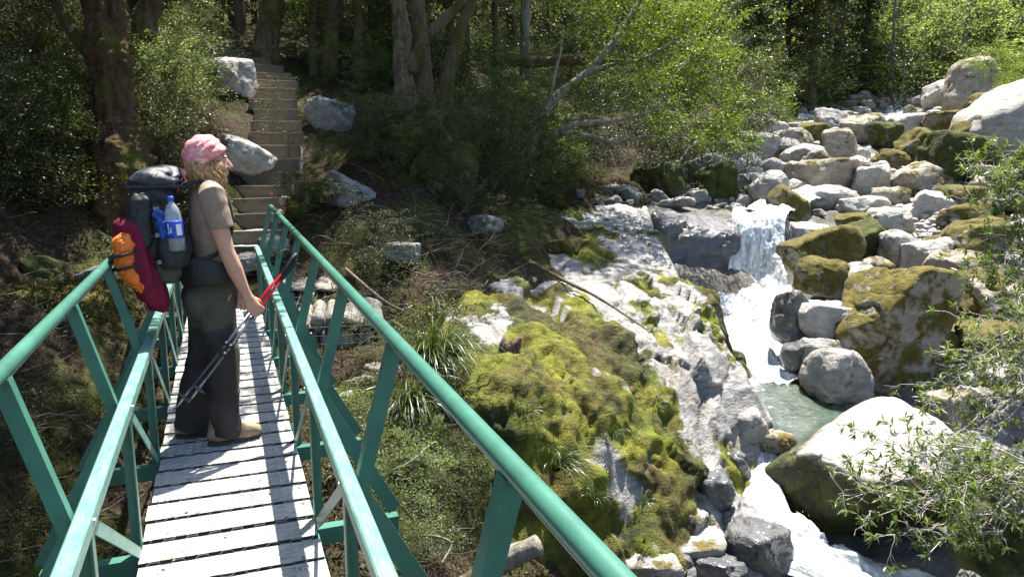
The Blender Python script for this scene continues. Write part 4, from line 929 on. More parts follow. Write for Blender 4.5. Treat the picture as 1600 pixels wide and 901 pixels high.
M['bark_lichen'] = barkmat('lichen_spotted_bark', (.04, .028, .018), (.22, .175, .12), (.085, .08, .02), .6)
M['bark_grey'] = barkmat('lichen_grey_bark', (.12, .10, .075), (.34, .31, .26), (.085, .075, .03), .62)

def unit(v): return v / (np.linalg.norm(v, axis=-1, keepdims=True) + 1e-9)
def leafquads(C, size, rng, wr=.5, up=.6, dirs=None, droop=.0):
    n = len(C)
    d = rng.normal(size=(n, 3)) if dirs is None else dirs + rng.normal(size=(n, 3)) * .45
    d[:, 2] = d[:, 2] * (1 - up * .6) - droop; d = unit(d)
    nr = rng.normal(size=(n, 3)) * (1 - up) + np.array([0, 0, up]); s = unit(np.cross(d, nr)); nn = np.cross(s, d)
    L = size * rng.uniform(.6, 1.35, (n, 1)); W = L * wr * .5
    V = np.stack([C, C + d * L * .5 + s * W + nn * L * .06, C + d * L - nn * L * .08, C + d * L * .5 - s * W + nn * L * .06], 1)
    return V.reshape(-1, 3), np.arange(4 * n).reshape(-1, 4)
def sprays(P, r, n, size, rng, flat=.3, wr=.5, up=.6):
    """leaves in flattened clumps round the points P"""
    P = np.asarray(P); m = len(P); r = np.broadcast_to(np.asarray(r, float), (m,))
    q = unit(rng.normal(size=(m, n, 3))) * (rng.uniform(0, 1, (m, n, 1)) ** .55) * r[:, None, None]; q[..., 2] *= flat
    tl = rng.normal(size=(m, 1, 2)) * .35; q[..., 2] += (q[..., :2] * tl).sum(-1)
    return leafquads((P[:, None] + q).reshape(-1, 3), size, rng, wr, up, unit(q.reshape(-1, 3)) * 1.0)
def limb(a, b, rng, n=8, wob=.06, sag=0.0):
    a = np.array(a, float); b = np.array(b, float); t_ = np.linspace(0, 1, n)[:, None]; L = np.linalg.norm(b - a)
    w = np.cumsum(rng.normal(size=(n, 3)) * wob * L / math.sqrt(n), axis=0); w -= t_ * w[-1]
    P = a + (b - a) * t_ + w; P[:, 2] += (sag * L * t_ * (1 - t_) * 4)[:, 0]
    return P
def crown(name, seed, rx, ry, z0, z1, nsp, rsp, n, size, flat=.3, shape='dome', limbs=True, wr=.5, up=.6):
    lr_ = 1.0 if rx > 1 else .22
    """a crown about a vertical trunk at the origin: returns leaf mesh and limb mesh (limbs reach every third clump)"""
    rng = np.random.default_rng(seed); P = []
    while len(P) < nsp:
        u = rng.uniform(0, 1); a = rng.uniform(0, 6.283); q = rng.uniform(.15, 1) ** .6
        if shape == 'dome': pr = math.sqrt(max(0, 1 - abs(u * 1.75 - .7) ** 2.2)) if abs(u * 1.75 - .7) < 1 else 0
        elif shape == 'cone': pr = (1 - u) ** .8 * (.75 + .25 * math.sin(u * 40))
        else: pr = .55 + .45 * math.sin(u * 3.1)
        pr *= 1 + .35 * math.sin(a * 2 + seed) * math.sin(u * 5 + seed)
        P.append([rx * pr * q * math.cos(a), ry * pr * q * math.sin(a), z0 + (z1 - z0) * u])
    P = np.array(P)
    V, F = sprays(P, rsp * rng.uniform(.6, 1.3, nsp), n, size, rng, flat, wr, up)
    lm = mesh_np(name + '_leaves', V, [F], smooth=False)
    bm_ = None
    if limbs:
        s = MB()
        for p in P[::3]:
            zb = max(z0 * .6, p[2] - math.hypot(p[0], p[1]) * .7 - .2); L = limb((0, 0, zb), p, rng, 6, .08)
            s.tube(L, np.linspace(.02 + .008 * np.linalg.norm(p[:2]), .006, 6) * lr_, 5, cap=False)
        bm_ = s.mesh(name + '_limbs', True)
    return lm, bm_
def trunk_mesh(pts, rad, seed, flare=1.6, n=14, rough=.12, seg=10):
    P = catmull(np.array(pts, float), seg); m = len(P)
    r = np.interp(np.linspace(0, 1, m), np.linspace(0, 1, len(rad)), rad)
    r = r * (1 + (flare - 1) * np.exp(-np.linspace(0, 1, m) * 9))
    s = MB().tube(P, r, n); V = s.V[0]; cen = np.repeat(P, n, 0)
    d = unit(V - cen); q = V * np.array([3, 3, 1.1])
    ang = np.tile(np.arange(n), m) * 2 * math.pi / n
    if n > 20: V = V + d * (np.repeat(r, n) * (.30 * np.clip(fbm(V * np.array([16, 16, 2.2]), seed + 2, 4), -.5, .5) + .10 * fbm(V * 22, seed + 4, 3)))[:, None]
    V = V + d * (np.repeat(r, n) * (rough * 1.6 * fbm(q * 1.2, seed, 4) + .16 * np.exp(-np.repeat(np.linspace(0, 1, m), n) * 7) * np.sin(ang * 4 + seed)))[:, None]
    s.V[0] = V
    return s
LIB = {}
def lib(key, *a, **k):
    LIB[key] = crown(key, *a, **k); return LIB[key]
lib('canopy_a', 1, 3.6, 3.6, 0, 5, 80, .75, 120, .15, .32)
lib('canopy_b', 2, 3.2, 4.0, 0, 4.5, 76, .75, 120, .15, .32)
lib('mid_a', 3, 1.7, 1.7, .5, 6, 80, .48, 95, .085, .3, 'round')
lib('mid_b', 4, 1.5, 1.9, .3, 5, 70, .48, 95, .085, .3, 'dome')
lib('dark_cone', 5, 1.7, 1.7, .4, 8, 120, .55, 110, .10, .25, 'cone')
lib('hill_a', 6, 2.2, 2.2, .4, 5.5, 46, .62, 50, .16, .2, 'dome', up=.35)
lib('hill_b', 7, 1.9, 1.9, .5, 7, 50, .58, 50, .16, .2, 'round', up=.35)
lib('bush_a', 8, .55, .5, .05, .9, 46, .17, 75, .032, .5, 'dome')
lib('bush_b', 9, .45, .6, .05, 1.2, 50, .16, 75, .030, .35, 'round')
lib('feather', 10, .5, .5, .1, 1.6, 52, .15, 60, .030, .25, 'round', wr=.4)
lib('low', 13, .5, .5, .0, .35, 34, .16, 60, .028, .4, 'dome')
PROT = {}
def plant(key, leaf, wood, p, sc=1.0, label='', cat='shrub', group=None, name='shrub', rz=None, rng=random.Random(5), sz=None):
    """a plant with its foliage and stems; meshes are shared between copies of one kind"""
    k = (key, leaf, wood)
    lm, bm_ = LIB[key]
    if k not in PROT:
        a = lm.copy(); a.materials.append(M[leaf]); b = bm_.copy(); b.materials.append(M[wood]); PROT[k] = (a, b)
    a, b = PROT[k]
    e = tag(empty(name, tuple(p), rng.uniform(0, 6.28) if rz is None else rz), label, cat, group)
    f = sz or 1.0
    e.scale = (sc * rng.uniform(.9, 1.1), sc * rng.uniform(.9, 1.1), sc * f)
    add('foliage', a, None, e); add('stems', b, None, e)
    return e
def tree(base, pts, rad, bark, crown_key, leaf, crown_at, sc, label, group=None, limbs=(), flare=1.7, crown2=None, name='tree'):
    """pts: trunk points relative to base; limbs: (points, radii) relative to base"""
    e = tag(empty(name, tuple(base)), label, 'tree', group)
    s = trunk_mesh(pts, rad, int(abs(base[0] * 77 + base[1] * 31)) % 97, flare, 44 if rad[0] > .2 else 16, .12, 30 if rad[0] > .2 else 10)
    add('trunk', s.mesh('trunk', True), M[bark], e)
    for k, (lp, lr) in enumerate(limbs):
        add('limb', trunk_mesh(lp, lr, k + 5, 1.15, 9).mesh('limb', True), M[bark], e)
    for (ck, cp, cs) in ([(crown_key, crown_at, sc)] if crown_key else []) + list(crown2 or []):
        lm, bm_ = LIB[ck]; k = (ck, leaf, bark)
        if k not in PROT:
            a = lm.copy(); a.materials.append(M[leaf]); b = bm_.copy(); b.materials.append(M[bark]); PROT[k] = (a, b)
        cr = add('crown', PROT[k][0], None, e, loc=cp, scale=(cs, cs, cs), rot=(0, 0, base[0] * 3)); add('branches', PROT[k][1], None, cr)
    return e
def pxtrunk(pp, base_d, ws, d_lean=0.0):
    """trunk points from pixels at one depth, as offsets from its base"""
    b = at(pp[0][0], pp[0][1], base_d); pts = [at(x, y, base_d + d_lean * k) - b for k, (x, y) in enumerate(pp)]
    return b, pts, [w_ * base_d / FPX / 2 for w_ in ws]
def T(pp, d, ws, bark, ck, leaf, ctop, sc, label, limbs=(), ext=6.0, flare=1.7, group=None, crown2=None, lean=0.0):
    b, pts, r = pxtrunk(pp, d, ws, lean)
    dr = unit(pts[-1] - pts[-2]); dr = unit(dr * .6 + np.array([0, 0, .6]))
    pts = [pts[0] - np.array([0, 0, .9])] + pts[0:] + [pts[-1] + dr * ext * .5, pts[-1] + dr * ext]
    rr = [r[0]] + r + [r[-1] * .75, r[-1] * .35]
    L = []
    for lp, lw in limbs: L.append(([at(x, y, dd) - b for x, y, dd in lp], [w_ * d / FPX / 2 for w_ in lw]))
    return tree(b, pts, rr, bark, ck, leaf, tuple(pts[-1] + np.array(ctop)), sc, label, group, L, flare, crown2)
# the trees standing on the left bank, crowns above the picture
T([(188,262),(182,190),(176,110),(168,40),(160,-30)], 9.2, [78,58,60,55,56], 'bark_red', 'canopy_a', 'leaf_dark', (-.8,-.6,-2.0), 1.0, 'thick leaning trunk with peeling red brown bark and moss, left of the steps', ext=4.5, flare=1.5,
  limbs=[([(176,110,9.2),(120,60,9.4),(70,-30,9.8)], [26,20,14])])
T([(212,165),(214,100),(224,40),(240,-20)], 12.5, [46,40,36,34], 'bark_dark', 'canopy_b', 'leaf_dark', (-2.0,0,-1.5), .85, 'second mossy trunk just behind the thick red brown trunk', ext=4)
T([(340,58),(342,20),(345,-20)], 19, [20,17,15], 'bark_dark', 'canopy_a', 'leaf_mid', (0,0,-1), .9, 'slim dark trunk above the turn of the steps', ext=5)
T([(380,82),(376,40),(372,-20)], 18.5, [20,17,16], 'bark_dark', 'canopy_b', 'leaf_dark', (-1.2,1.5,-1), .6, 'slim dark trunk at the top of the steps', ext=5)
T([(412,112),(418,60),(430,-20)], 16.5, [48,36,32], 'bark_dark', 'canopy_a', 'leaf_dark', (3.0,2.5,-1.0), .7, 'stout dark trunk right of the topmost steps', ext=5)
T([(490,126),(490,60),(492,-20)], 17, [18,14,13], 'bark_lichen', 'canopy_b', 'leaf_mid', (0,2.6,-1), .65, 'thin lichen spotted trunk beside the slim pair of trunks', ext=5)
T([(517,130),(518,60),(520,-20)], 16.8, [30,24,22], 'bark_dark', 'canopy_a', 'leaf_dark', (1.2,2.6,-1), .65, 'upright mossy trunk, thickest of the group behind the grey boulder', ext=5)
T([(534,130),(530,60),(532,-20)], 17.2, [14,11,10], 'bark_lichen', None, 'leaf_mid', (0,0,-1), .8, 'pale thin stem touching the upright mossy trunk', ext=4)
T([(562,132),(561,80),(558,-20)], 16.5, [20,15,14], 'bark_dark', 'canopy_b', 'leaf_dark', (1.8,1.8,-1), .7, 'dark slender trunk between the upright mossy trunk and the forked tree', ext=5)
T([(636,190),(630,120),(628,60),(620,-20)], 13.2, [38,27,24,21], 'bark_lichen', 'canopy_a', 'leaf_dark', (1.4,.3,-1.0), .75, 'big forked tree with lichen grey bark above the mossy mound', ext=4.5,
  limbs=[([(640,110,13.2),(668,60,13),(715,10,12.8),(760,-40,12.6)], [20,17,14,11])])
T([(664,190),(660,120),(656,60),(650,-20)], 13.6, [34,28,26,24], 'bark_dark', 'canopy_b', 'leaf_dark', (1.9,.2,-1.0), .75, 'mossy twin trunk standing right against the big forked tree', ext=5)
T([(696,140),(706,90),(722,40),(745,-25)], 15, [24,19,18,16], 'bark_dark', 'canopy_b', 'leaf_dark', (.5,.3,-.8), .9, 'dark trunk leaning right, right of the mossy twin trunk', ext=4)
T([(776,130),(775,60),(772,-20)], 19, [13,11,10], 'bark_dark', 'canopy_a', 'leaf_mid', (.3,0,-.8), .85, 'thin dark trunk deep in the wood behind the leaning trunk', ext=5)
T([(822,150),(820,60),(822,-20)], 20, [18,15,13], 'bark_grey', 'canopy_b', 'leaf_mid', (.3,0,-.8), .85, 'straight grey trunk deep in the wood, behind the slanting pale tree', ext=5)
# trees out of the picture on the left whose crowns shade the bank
for k, (x, y) in enumerate([(-4.6, 7.4), (-4.2, 11.5), (-5.5, 3.6), (-7.5, 9.5), (-2.3, 8.3)]):  # last tree and its small extra crowns are added to shade the gully
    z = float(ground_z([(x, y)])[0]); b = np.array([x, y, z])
    tree(b, [(0, 0, -.3), (.1, 0, 1.5), (.15, .1, 4), (.1, .2, 7)] if k < 4 else [(0, 0, -.3), (.1, 0, 1.5), (.6, -.3, 4), (1.2, -.6, 7)], [.2, .18, .15, .08] if k < 4 else [.10, .09, .07, .04], 'bark_dark', 'canopy_a' if k % 2 else 'canopy_b', 'leaf_dark', (.6, .4, 4.3) if k < 4 else (1.7, -.6, 5.2), .95 if k < 4 else .72, ['mossy beech beyond the left edge, nearest the earth block', 'mossy beech beyond the left edge, behind the thick red trunk', 'mossy beech beyond the left edge, nearest the near end of the bridge', 'mossy beech farthest beyond the left edge', 'unseen slim beech added to shade the gully beside the earth block'][k], crown2=[('canopy_a', (2.2, -1.0, 6.0), .36), ('canopy_b', (1.3, -2.4, 6.0), .40), ('canopy_a', (2.7, -.2, 6.0), .24), ('canopy_b', (.3, -1.8, 6.0), .48)] if k == 4 else None, limbs=[([(.9, -.45, 5), (1.3, -1.0, 6), (1.3, -2.2, 6.6)], [.04, .03, .015]), ([(1.0, -.5, 5.6), (1.6, -.7, 6.4), (2.5, -.4, 6.8)], [.04, .03, .015])] if k == 4 else ())
# the slanting pale tree that hangs bright leaves over the stream
b = at(825, 228, 14.6)
def rel(L): return [at(*q) - b for q in L]
sun = tag(empty('tree', tuple(b)), 'slanting pale barked tree hanging bright lime leaves over the stream', 'tree')
def limb_px(L, ws, name='limb', sd=1):
    add(name, trunk_mesh(rel(L), [w_ * 14.5 / FPX / 2 for w_ in ws], sd, 1.1, 9, .2).mesh(name, True), M['bark_grey'], sun)
limb_px([(822,240,14.6),(832,215,14.6),(850,175,14.6),(880,142,14.7),(915,115,14.8),(945,82,14.9),(975,45,15),(1000,0,15.1),(1030,-50,15.2)], [20,17,16,14,13,11,9,7,5], 'trunk')
for k, (L, ws) in enumerate([
  ([(852,172,14.6),(862,140,14.5),(868,110,14.4),(876,80,14.3),(880,40,14.2)], [9,7,6,5,3]),
  ([(850,222,14.4),(872,207,14.2),(900,194,14.1),(945,191,14),(985,184,13.9),(1020,172,13.8),(1036,150,13.8),(1050,120,13.8)], [10,9,9,8,7,6,4,3]),
  ([(872,208,14.2),(900,209,14),(935,216,13.9),(965,222,13.8),(1010,214,13.7),(1060,216,13.6),(1100,220,13.5)], [8,8,7,6,5,4,3]),
  ([(915,115,14.8),(960,100,14.6),(1010,90,14.4),(1060,60,14.3)], [8,6,5,3]),
  ([(945,82,14.9),(990,90,15.1),(1050,110,15.2),(1110,150,15.2),(1140,190,15)], [7,6,5,4,2]),
  ([(1020,172,13.8),(1070,180,13.8),(1120,190,13.9)], [4,3,2])]):
    limb_px(L, ws, sd=k + 3)
rng = np.random.default_rng(33)
cl = []; 
for (x, y, d, rx, ry, n) in [(1060,60,14.8,95,62,60),(1085,105,14.6,70,45,42),(1000,40,15,70,45,34),(1115,150,14.8,48,30,22),(1125,195,14.4,40,26,22),(1060,190,13.9,60,26,24),(1015,130,14.3,60,34,26),(930,60,14.8,60,45,26),(960,140,14.6,50,30,14),(1100,225,13.8,50,14,12),(980,10,15,120,30,34),(1085,15,15.2,70,34,34)]:
    for q in range(n):
        a = rng.normal(size=3) * .55
        cl.append(at(x + a[0] * rx, y + a[1] * ry, d + a[2] * 1.0) - b)
cl = np.array(cl)
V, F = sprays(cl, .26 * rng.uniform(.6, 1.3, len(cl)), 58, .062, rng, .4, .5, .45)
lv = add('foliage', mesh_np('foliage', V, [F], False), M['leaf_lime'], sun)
s = MB()
for p in cl[::2]:
    q = p + np.array([-.35, -.1, -.25]) * rng.uniform(.5, 1.4); s.tube(limb(q, p, rng, 5, .1), np.linspace(.008, .003, 5), 4, False)
add('twigs', s.mesh('twigs', True), M['bark_grey'], sun)['kind'] = 'stuff'
# dark dead limb lying across the wood
tag(trunk_mesh([at(*q) for q in [(770,92,16.5),(830,97,16.4),(900,94,16.3),(980,98,16.2)]], [.13,.11,.10,.06], 3, 1.0).build('fallen_limb', M['bark_dark'], smooth=True), 'dark mossy limb lying level across the wood behind the slanting tree', 'fallen limb')

# ------------------------------------------------------------------ shrubs one can pick out
def SH(px, py, d, key, leaf, sc, label, group=None, wood='wood', cat='shrub', name='shrub', drop=None):
    p = at(px, py, d)
    return plant(key, leaf, wood, p, sc, label, cat, group, name)
SH(270,195,10.2,'bush_b','leaf_pale',1.0,'pale sunlit shrub between the red brown trunk and the grey boulder')
SH(235,170,10.6,'bush_a','leaf_mid',.9,'leafy shrub growing against the thick red brown trunk')
SH(305,200,11,'feather','leaf_pale',.7,'feathery pale shrub touching the left side of the big grey boulder')
SH(50,180,10.5,'bush_b','leaf_mid',1.5,'broad dim shrub high on the left edge')
SH(100,120,11.5,'feather','leaf_mid',1.2,'feathery dim shrub left of the thick red trunk')
SH(10,120,11,'bush_a','leaf_olive',1.5,'olive shrub in the upper left corner')
SH(452,250,10.6,'feather','leaf_olive',.72,'slender olive sapling standing in front of the wooden steps')
SH(425,215,11.2,'feather','leaf_olive',.5,'wispy small sapling at the left edge of the wooden steps')
SH(505,255,11.2,'bush_a','leaf_olive',.55,'yellowish bush between the steps and the mossy mound')
SH(540,240,11.6,'low','leaf_mid',.9,'low leafy clump under the smooth grey boulder')
SH(470,305,10.4,'low','leaf_olive',.9,'olive cushion of leaves on the dark earthy mound')
SH(520,320,10.4,'low','leaf_dark',.8,'green cushion of leaves right of the dark earthy mound')
SH(480,110,18,'bush_b','leaf_lime',1.5,'bright young shrub with big light leaves behind the steps')
SH(510,85,19,'bush_a','leaf_lime',1.6,'bright leafy shrub lit between the upright trunks')
SH(600,130,17,'bush_a','leaf_mid',1.6,'bushy shrub left of the big forked tree')
SH(745,230,13,'feather','leaf_mid',1.35,'tall feathery shrub right of the mossy twin trunk')
SH(790,235,13.2,'feather','leaf_mid',1.2,'feathery shrub left of the slanting pale tree')
SH(770,320,12.2,'bush_b','leaf_dark',1.1,'dark bush hanging over the bank of dead twigs')
SH(820,310,13.4,'bush_a','leaf_mid',1.2,'dim bush at the root of the slanting pale tree')
SH(825,385,11.4,'feather','leaf_pale',.45,'small pale feathery plant at the top end of the fallen branch')
SH(770,410,10.8,'feather','leaf_olive',.6,'dull wiry plant in front of the dead twigs')
SH(140,668,5.9,'bush_a','leaf_pale',.34,'little pale twiggy shrub in the gully left of the bridge')
SH(30,850,4.6,'low','leaf_olive',.6,'straggly olive plant in the lower left gully')
SH(650,850,5.0,'bush_b','leaf_pale',.62,'light green wiry shrub beside the right railing post')
SH(610,830,5.0,'feather','leaf_pale',.42,'feathery light shrub below the right railing')
SH(540,655,6.6,'low','leaf_pale',.75,'small yellow green shrub by the wire basket')
SH(575,690,6.1,'low','leaf_mid',.75,'leafy clump below the loose stones')
SH(560,760,5.6,'bush_a','leaf_olive',.5,'olive tangle under the bridge edge')
SH(680,520,7.6,'low','leaf_olive',.9,'dull leafy clump at the top left of the mossy outcrop')
SH(1200,205,26,'bush_a','leaf_lime',2.0,'bright green bush behind the boulder pile')
SH(1245,200,28,'bush_b','leaf_mid',2.0,'green bush below the dark narrow trees')
SH(1160,225,22,'bush_a','leaf_mid',1.8,'dim bush between the boulder pile and the lime leaves')
SH(1555,135,24,'bush_a','leaf_lime',1.5,'bright bush growing beside the standing pillar rock')
SH(1590,160,20,'bush_a','leaf_lime',1.1,'bright shrub above the pale sloping slab')
SH(1250,405,12.9,'low','leaf_mid',.35,'tiny green tuft of leaves on the brown mossy ridge')
SH(940,300,17,'bush_b','leaf_dark',1.3,'dark bush above the still ledge')
SH(1010,270,17.5,'bush_a','leaf_dark',1.6,'dark bush beneath the lime leaves')
SH(880,290,15.4,'bush_a','leaf_mid',1.3,'dim bush left of the dark bush above the ledge')
for k, (x, y, d, ky, lf, sc, lab) in enumerate([(590,190,11.8,'low','leaf_mid',1.2,'leafy mat on the left shoulder of the mossy mound'),(660,185,11.9,'low','leaf_olive',1.3,'olive mat of leaves on top of the mossy mound'),(715,215,11.9,'bush_a','leaf_olive',.8,'olive bush on the right shoulder of the mossy mound'),(600,260,11.0,'low','leaf_dark',.9,'dark mat of leaves on the front of the mossy mound'),(690,270,11.2,'feather','leaf_dark',.6,'dark wisps hanging from the mossy mound'),(555,215,11.6,'feather','leaf_olive',.6,'olive wisps between the grey boulder and the mossy mound'),(725,330,11.3,'bush_a','leaf_dark',.8,'dark bush under the mossy mound'),(20,250,8.8,'bush_b','leaf_dark',1.0,'dark shrub at the left edge above the dim boulder'),(60,310,8.4,'low','leaf_olive',1.3,'olive mat on the left slope above the dim boulder'),(5,330,8.0,'feather','leaf_dark',.9,'dark wisps at the left edge'),(120,300,9,'low','leaf_mid',1.2,'green mat at the foot of the thick red brown trunk')]):
    SH(x, y, d, ky, lf, sc, lab)
# undergrowth that fills the wood; alike, so they share a label
rng = np.random.default_rng(61); rr = random.Random(8)
def scatter(n, xr, yr, keys, leaf, sc, label, group, dr, cat='shrub', name='shrub', keep=None, wood='wood', sink=.05):
    m = 0; tr_ = 0
    while m < n and tr_ < n * 8:
        tr_ += 1; x = rng.uniform(*xr); y = rng.uniform(*yr)
        if keep and not keep(x, y): continue
        p = ground_at(x, y, *dr)
        if dist_poly(p[None, :2], PATHXY)[0] < .75 or (abs(p[0] + .05) < 1.2 and p[1] < 8.8): continue
        plant(keys[rng.integers(len(keys))], leaf[rng.integers(len(leaf))], wood, p - np.array([0, 0, sink]), rng.uniform(*sc), label, cat, group, name, rng=rr); m += 1
nopath = lambda x, y: not (370 < x < 480 and y > 60) and not (480 < x < 748 and y > 160)
scatter(80, (560, 900), (60, 320), ['bush_a', 'bush_b', 'feather'], ['leaf_mid', 'leaf_mid', 'leaf_olive', 'leaf_pale'], (.7, 1.45), 'small leaved shrub in the dim undergrowth beneath the trees', 'undergrowth shrubs', (11, 40), keep=nopath)
scatter(30, (440, 640), (30, 130), ['bush_a', 'bush_b', 'feather'], ['leaf_mid', 'leaf_lime', 'leaf_mid'], (.5, .95), 'leafy shrub among the upright trunks above the steps', 'shrubs among the trunks', (14, 45), keep=nopath)
scatter(52, (0, 330), (0, 340), ['bush_a', 'low', 'bush_b', 'low'], ['leaf_mid', 'leaf_olive', 'leaf_mid'], (.9, 1.5), 'low shrub on the shaded slope left of the steps', 'shrubs on the left slope', (8, 40), keep=lambda x, y: not (150 < x < 215 and y > 40))
scatter(34, (880, 1180), (60, 280), ['bush_a', 'bush_b', 'feather'], ['leaf_dark', 'leaf_mid'], (1.4, 2.4), 'dim shrub below the overhanging lime leaves', 'shrubs beyond the ledge', (15, 45))
scatter(16, (480, 760), (360, 480), ['low', 'low', 'feather'], ['leaf_dark', 'leaf_dark'], (.4, .75), 'low plant in the shaded hollow behind the railing', 'plants of the hollow', (7.5, 13))
scatter(26, (530, 740), (560, 890), ['low', 'feather', 'bush_a'], ['leaf_olive', 'leaf_mid', 'leaf_pale'], (.28, .55), 'small wiry plant on the slope between railing and outcrop', 'plants beside the bridge', (4.4, 9))
scatter(9, (0, 230), (560, 890), ['low'], ['leaf_dark', 'leaf_dark'], (.25, .45), 'small plant in the dark gully left of the bridge', 'plants of the gully', (3.8, 9))
# ------------------------------------------------------------------ background trees
TRK = {}
def bgtree(p, key, leaf, sc, h, bark, label, group, rz):
    e = tag(empty('tree', tuple(p), rz), label, 'tree', group); e.scale = (sc, sc, sc)
    k = (bark, round(h))
    if k not in TRK:
        r_ = random.Random(h * 7); TRK[k] = trunk_mesh([(0, 0, -.6), (.05, .02, h * .3), (-.08, .06, h * .7), (.03, 0, h)], [.13, .10, .07, .02], 4, 1.5, 8).mesh('trunk', True); TRK[k].materials.append(M[bark])
    add('trunk', TRK[k], None, e)
    lm, bm_ = LIB[key]; q = (key, leaf, bark)
    if q not in PROT:
        a = lm.copy(); a.materials.append(M[leaf]); b = bm_.copy(); b.materials.append(M[bark]); PROT[q] = (a, b)
    cr = add('crown', PROT[q][0], None, e); add('branches', PROT[q][1], None, cr)
rng = np.random.default_rng(77)
def grove(n, xr, yr, keys, leaf, sc, label, group, dr, bark='bark_dark', keep=None):
    m = 0; t_ = 0; pts = []
    while m < n and t_ < n * 30:
        t_ += 1; x = rng.uniform(*xr); y = rng.uniform(*yr); p = ground_at(x, y, *dr)
        if keep and not keep(x, y): continue
        if dist_poly(p[None, :2], STREAM)[0] < 2.2 or (pts and min(np.linalg.norm(p - q) for q in pts) < 1.6) or dist_poly(p[None, :2], PATHXY)[0] < 1.4: continue
        pts.append(p); k = keys[rng.integers(len(keys))]
        bgtree(p, k, leaf[rng.integers(len(leaf))], rng.uniform(*sc), {'mid_a': 6, 'mid_b': 5, 'dark_cone': 8, 'hill_a': 5, 'hill_b': 7}[k], bark, label, group, rng.uniform(0, 6.28)); m += 1
# the five dark narrow trees by the upper cascade
for k, (x, y, d, s_, lab) in enumerate([(1225,170,31,1.05,'leftmost of the dark narrow trees above the boulder pile'),(1268,165,30,1.1,'dark narrow tree second in the row above the boulder pile'),(1305,160,33,1.25,'tallest dark narrow tree in the middle of its row'),(1345,158,34,1.2,'dark narrow tree whose foot stands over the shaded hollow'),(1180,165,28,.9,'shorter dark narrow tree behind the lime leaves')]):
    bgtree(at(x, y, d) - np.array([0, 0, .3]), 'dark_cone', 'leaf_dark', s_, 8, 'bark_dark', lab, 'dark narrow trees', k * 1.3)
for k, (x, y, d, s_, ky, lf, lab) in enumerate([(1400,150,36,1.0,'hill_b','leaf_pale','pale slender tree right of the dark narrow trees'),(1440,150,35,.9,'hill_a','leaf_pale','pale rounded tree behind the standing pillar rock, on its left'),(1478,120,38,1.1,'hill_b','leaf_pale','tall pale tree straight behind the standing pillar rock'),(1570,110,34,1.0,'hill_b','leaf_pale','pale tree above the sloping slab, right of the pillar rock'),(1405,185,31,.55,'hill_a','leaf_dark','dark low tree in the shaded hollow beside the upper cascade')]):
    bgtree(at(x, y, d) - np.array([0, 0, .3]), ky, lf, s_, 7 if ky == 'hill_b' else 5, 'bark_grey', lab, 'trees behind the boulders', k * 2.1)
grove(36, (560, 1180), (20, 150), ['mid_a', 'mid_b', 'mid_a', 'dark_cone'], ['leaf_mid', 'leaf_mid', 'leaf_pale', 'leaf_dark'], (.7, 1.1), 'bushy beech in the dense wood behind the slanting tree', 'beeches of the wood', (17, 60))
grove(24, (360, 640), (-60, 60), ['mid_a', 'mid_b'], ['leaf_mid', 'leaf_pale', 'leaf_lime'], (.7, 1.1), 'bushy beech up the slope behind the upright trunks', 'beeches up the slope', (20, 60))
grove(20, (-60, 330), (-80, 30), ['mid_a', 'mid_b'], ['leaf_dark', 'leaf_mid'], (.8, 1.2), 'bushy dark beech above the left slope', 'beeches of the left slope', (15, 45))
grove(46, (1140, 1680), (-20, 150), ['hill_a', 'hill_b'], ['leaf_pale'], (.55, .95), 'pale sunlit tree on the slope beyond the boulders', 'sunlit trees on the far slope', (31, 60), 'bark_grey')
# the far forest on the mountainside, one mass
s = MB(); rng = np.random.default_rng(5)
Vs = []; Fs = []; off = 0
lv0 = np.zeros(len(LIB['hill_a'][0].vertices) * 3, np.float32); LIB['hill_a'][0].vertices.foreach_get('co', lv0); lv0 = lv0.reshape(-1, 4, 3)
XY = []
while len(XY) < 1700:
    az_ = rng.uniform(R(-20), R(68)); d = rng.uniform(33, 85) if az_ > R(24) else rng.uniform(44, 95)
    p_ = np.array([[math.sin(az_) * d, math.cos(az_) * d]])
    if dist_poly(p_, STREAM)[0] > 2.5: XY.append(tuple(p_[0]))
ZZ = ground_z(np.array(XY))
for (x, y), z in zip(XY, ZZ):
    tall = rng.random() < (.18 if math.atan2(x, y) > R(24) else .6)
    sub = lv0[rng.choice(len(lv0), 520, replace=False)]; cen = sub.mean(1, keepdims=True); sub = cen + (sub - cen) * rng.uniform(1.3, 2.0)
    a = rng.uniform(0, 6.28); c_, s_ = math.cos(a), math.sin(a); sc = rng.uniform(.5, 1.0)
    q = sub.reshape(-1, 3) @ np.array([[c_, s_, 0], [-s_, c_, 0], [0, 0, 1]]) * np.array([sc, sc, sc * (rng.uniform(.8, 1.2) if tall else rng.uniform(.28, .5))]) + np.array([x, y, z - .3])
    Vs.append(q); Fs.append(np.arange(len(q)).reshape(-1, 4) + off); off += len(q)
tag(add('hillside_forest', mesh_np('hillside_forest', np.concatenate(Vs), [np.concatenate(Fs)], False), M['leaf_pale']), 'sunlit forest covering the mountainside behind', 'forest', kind='stuff')

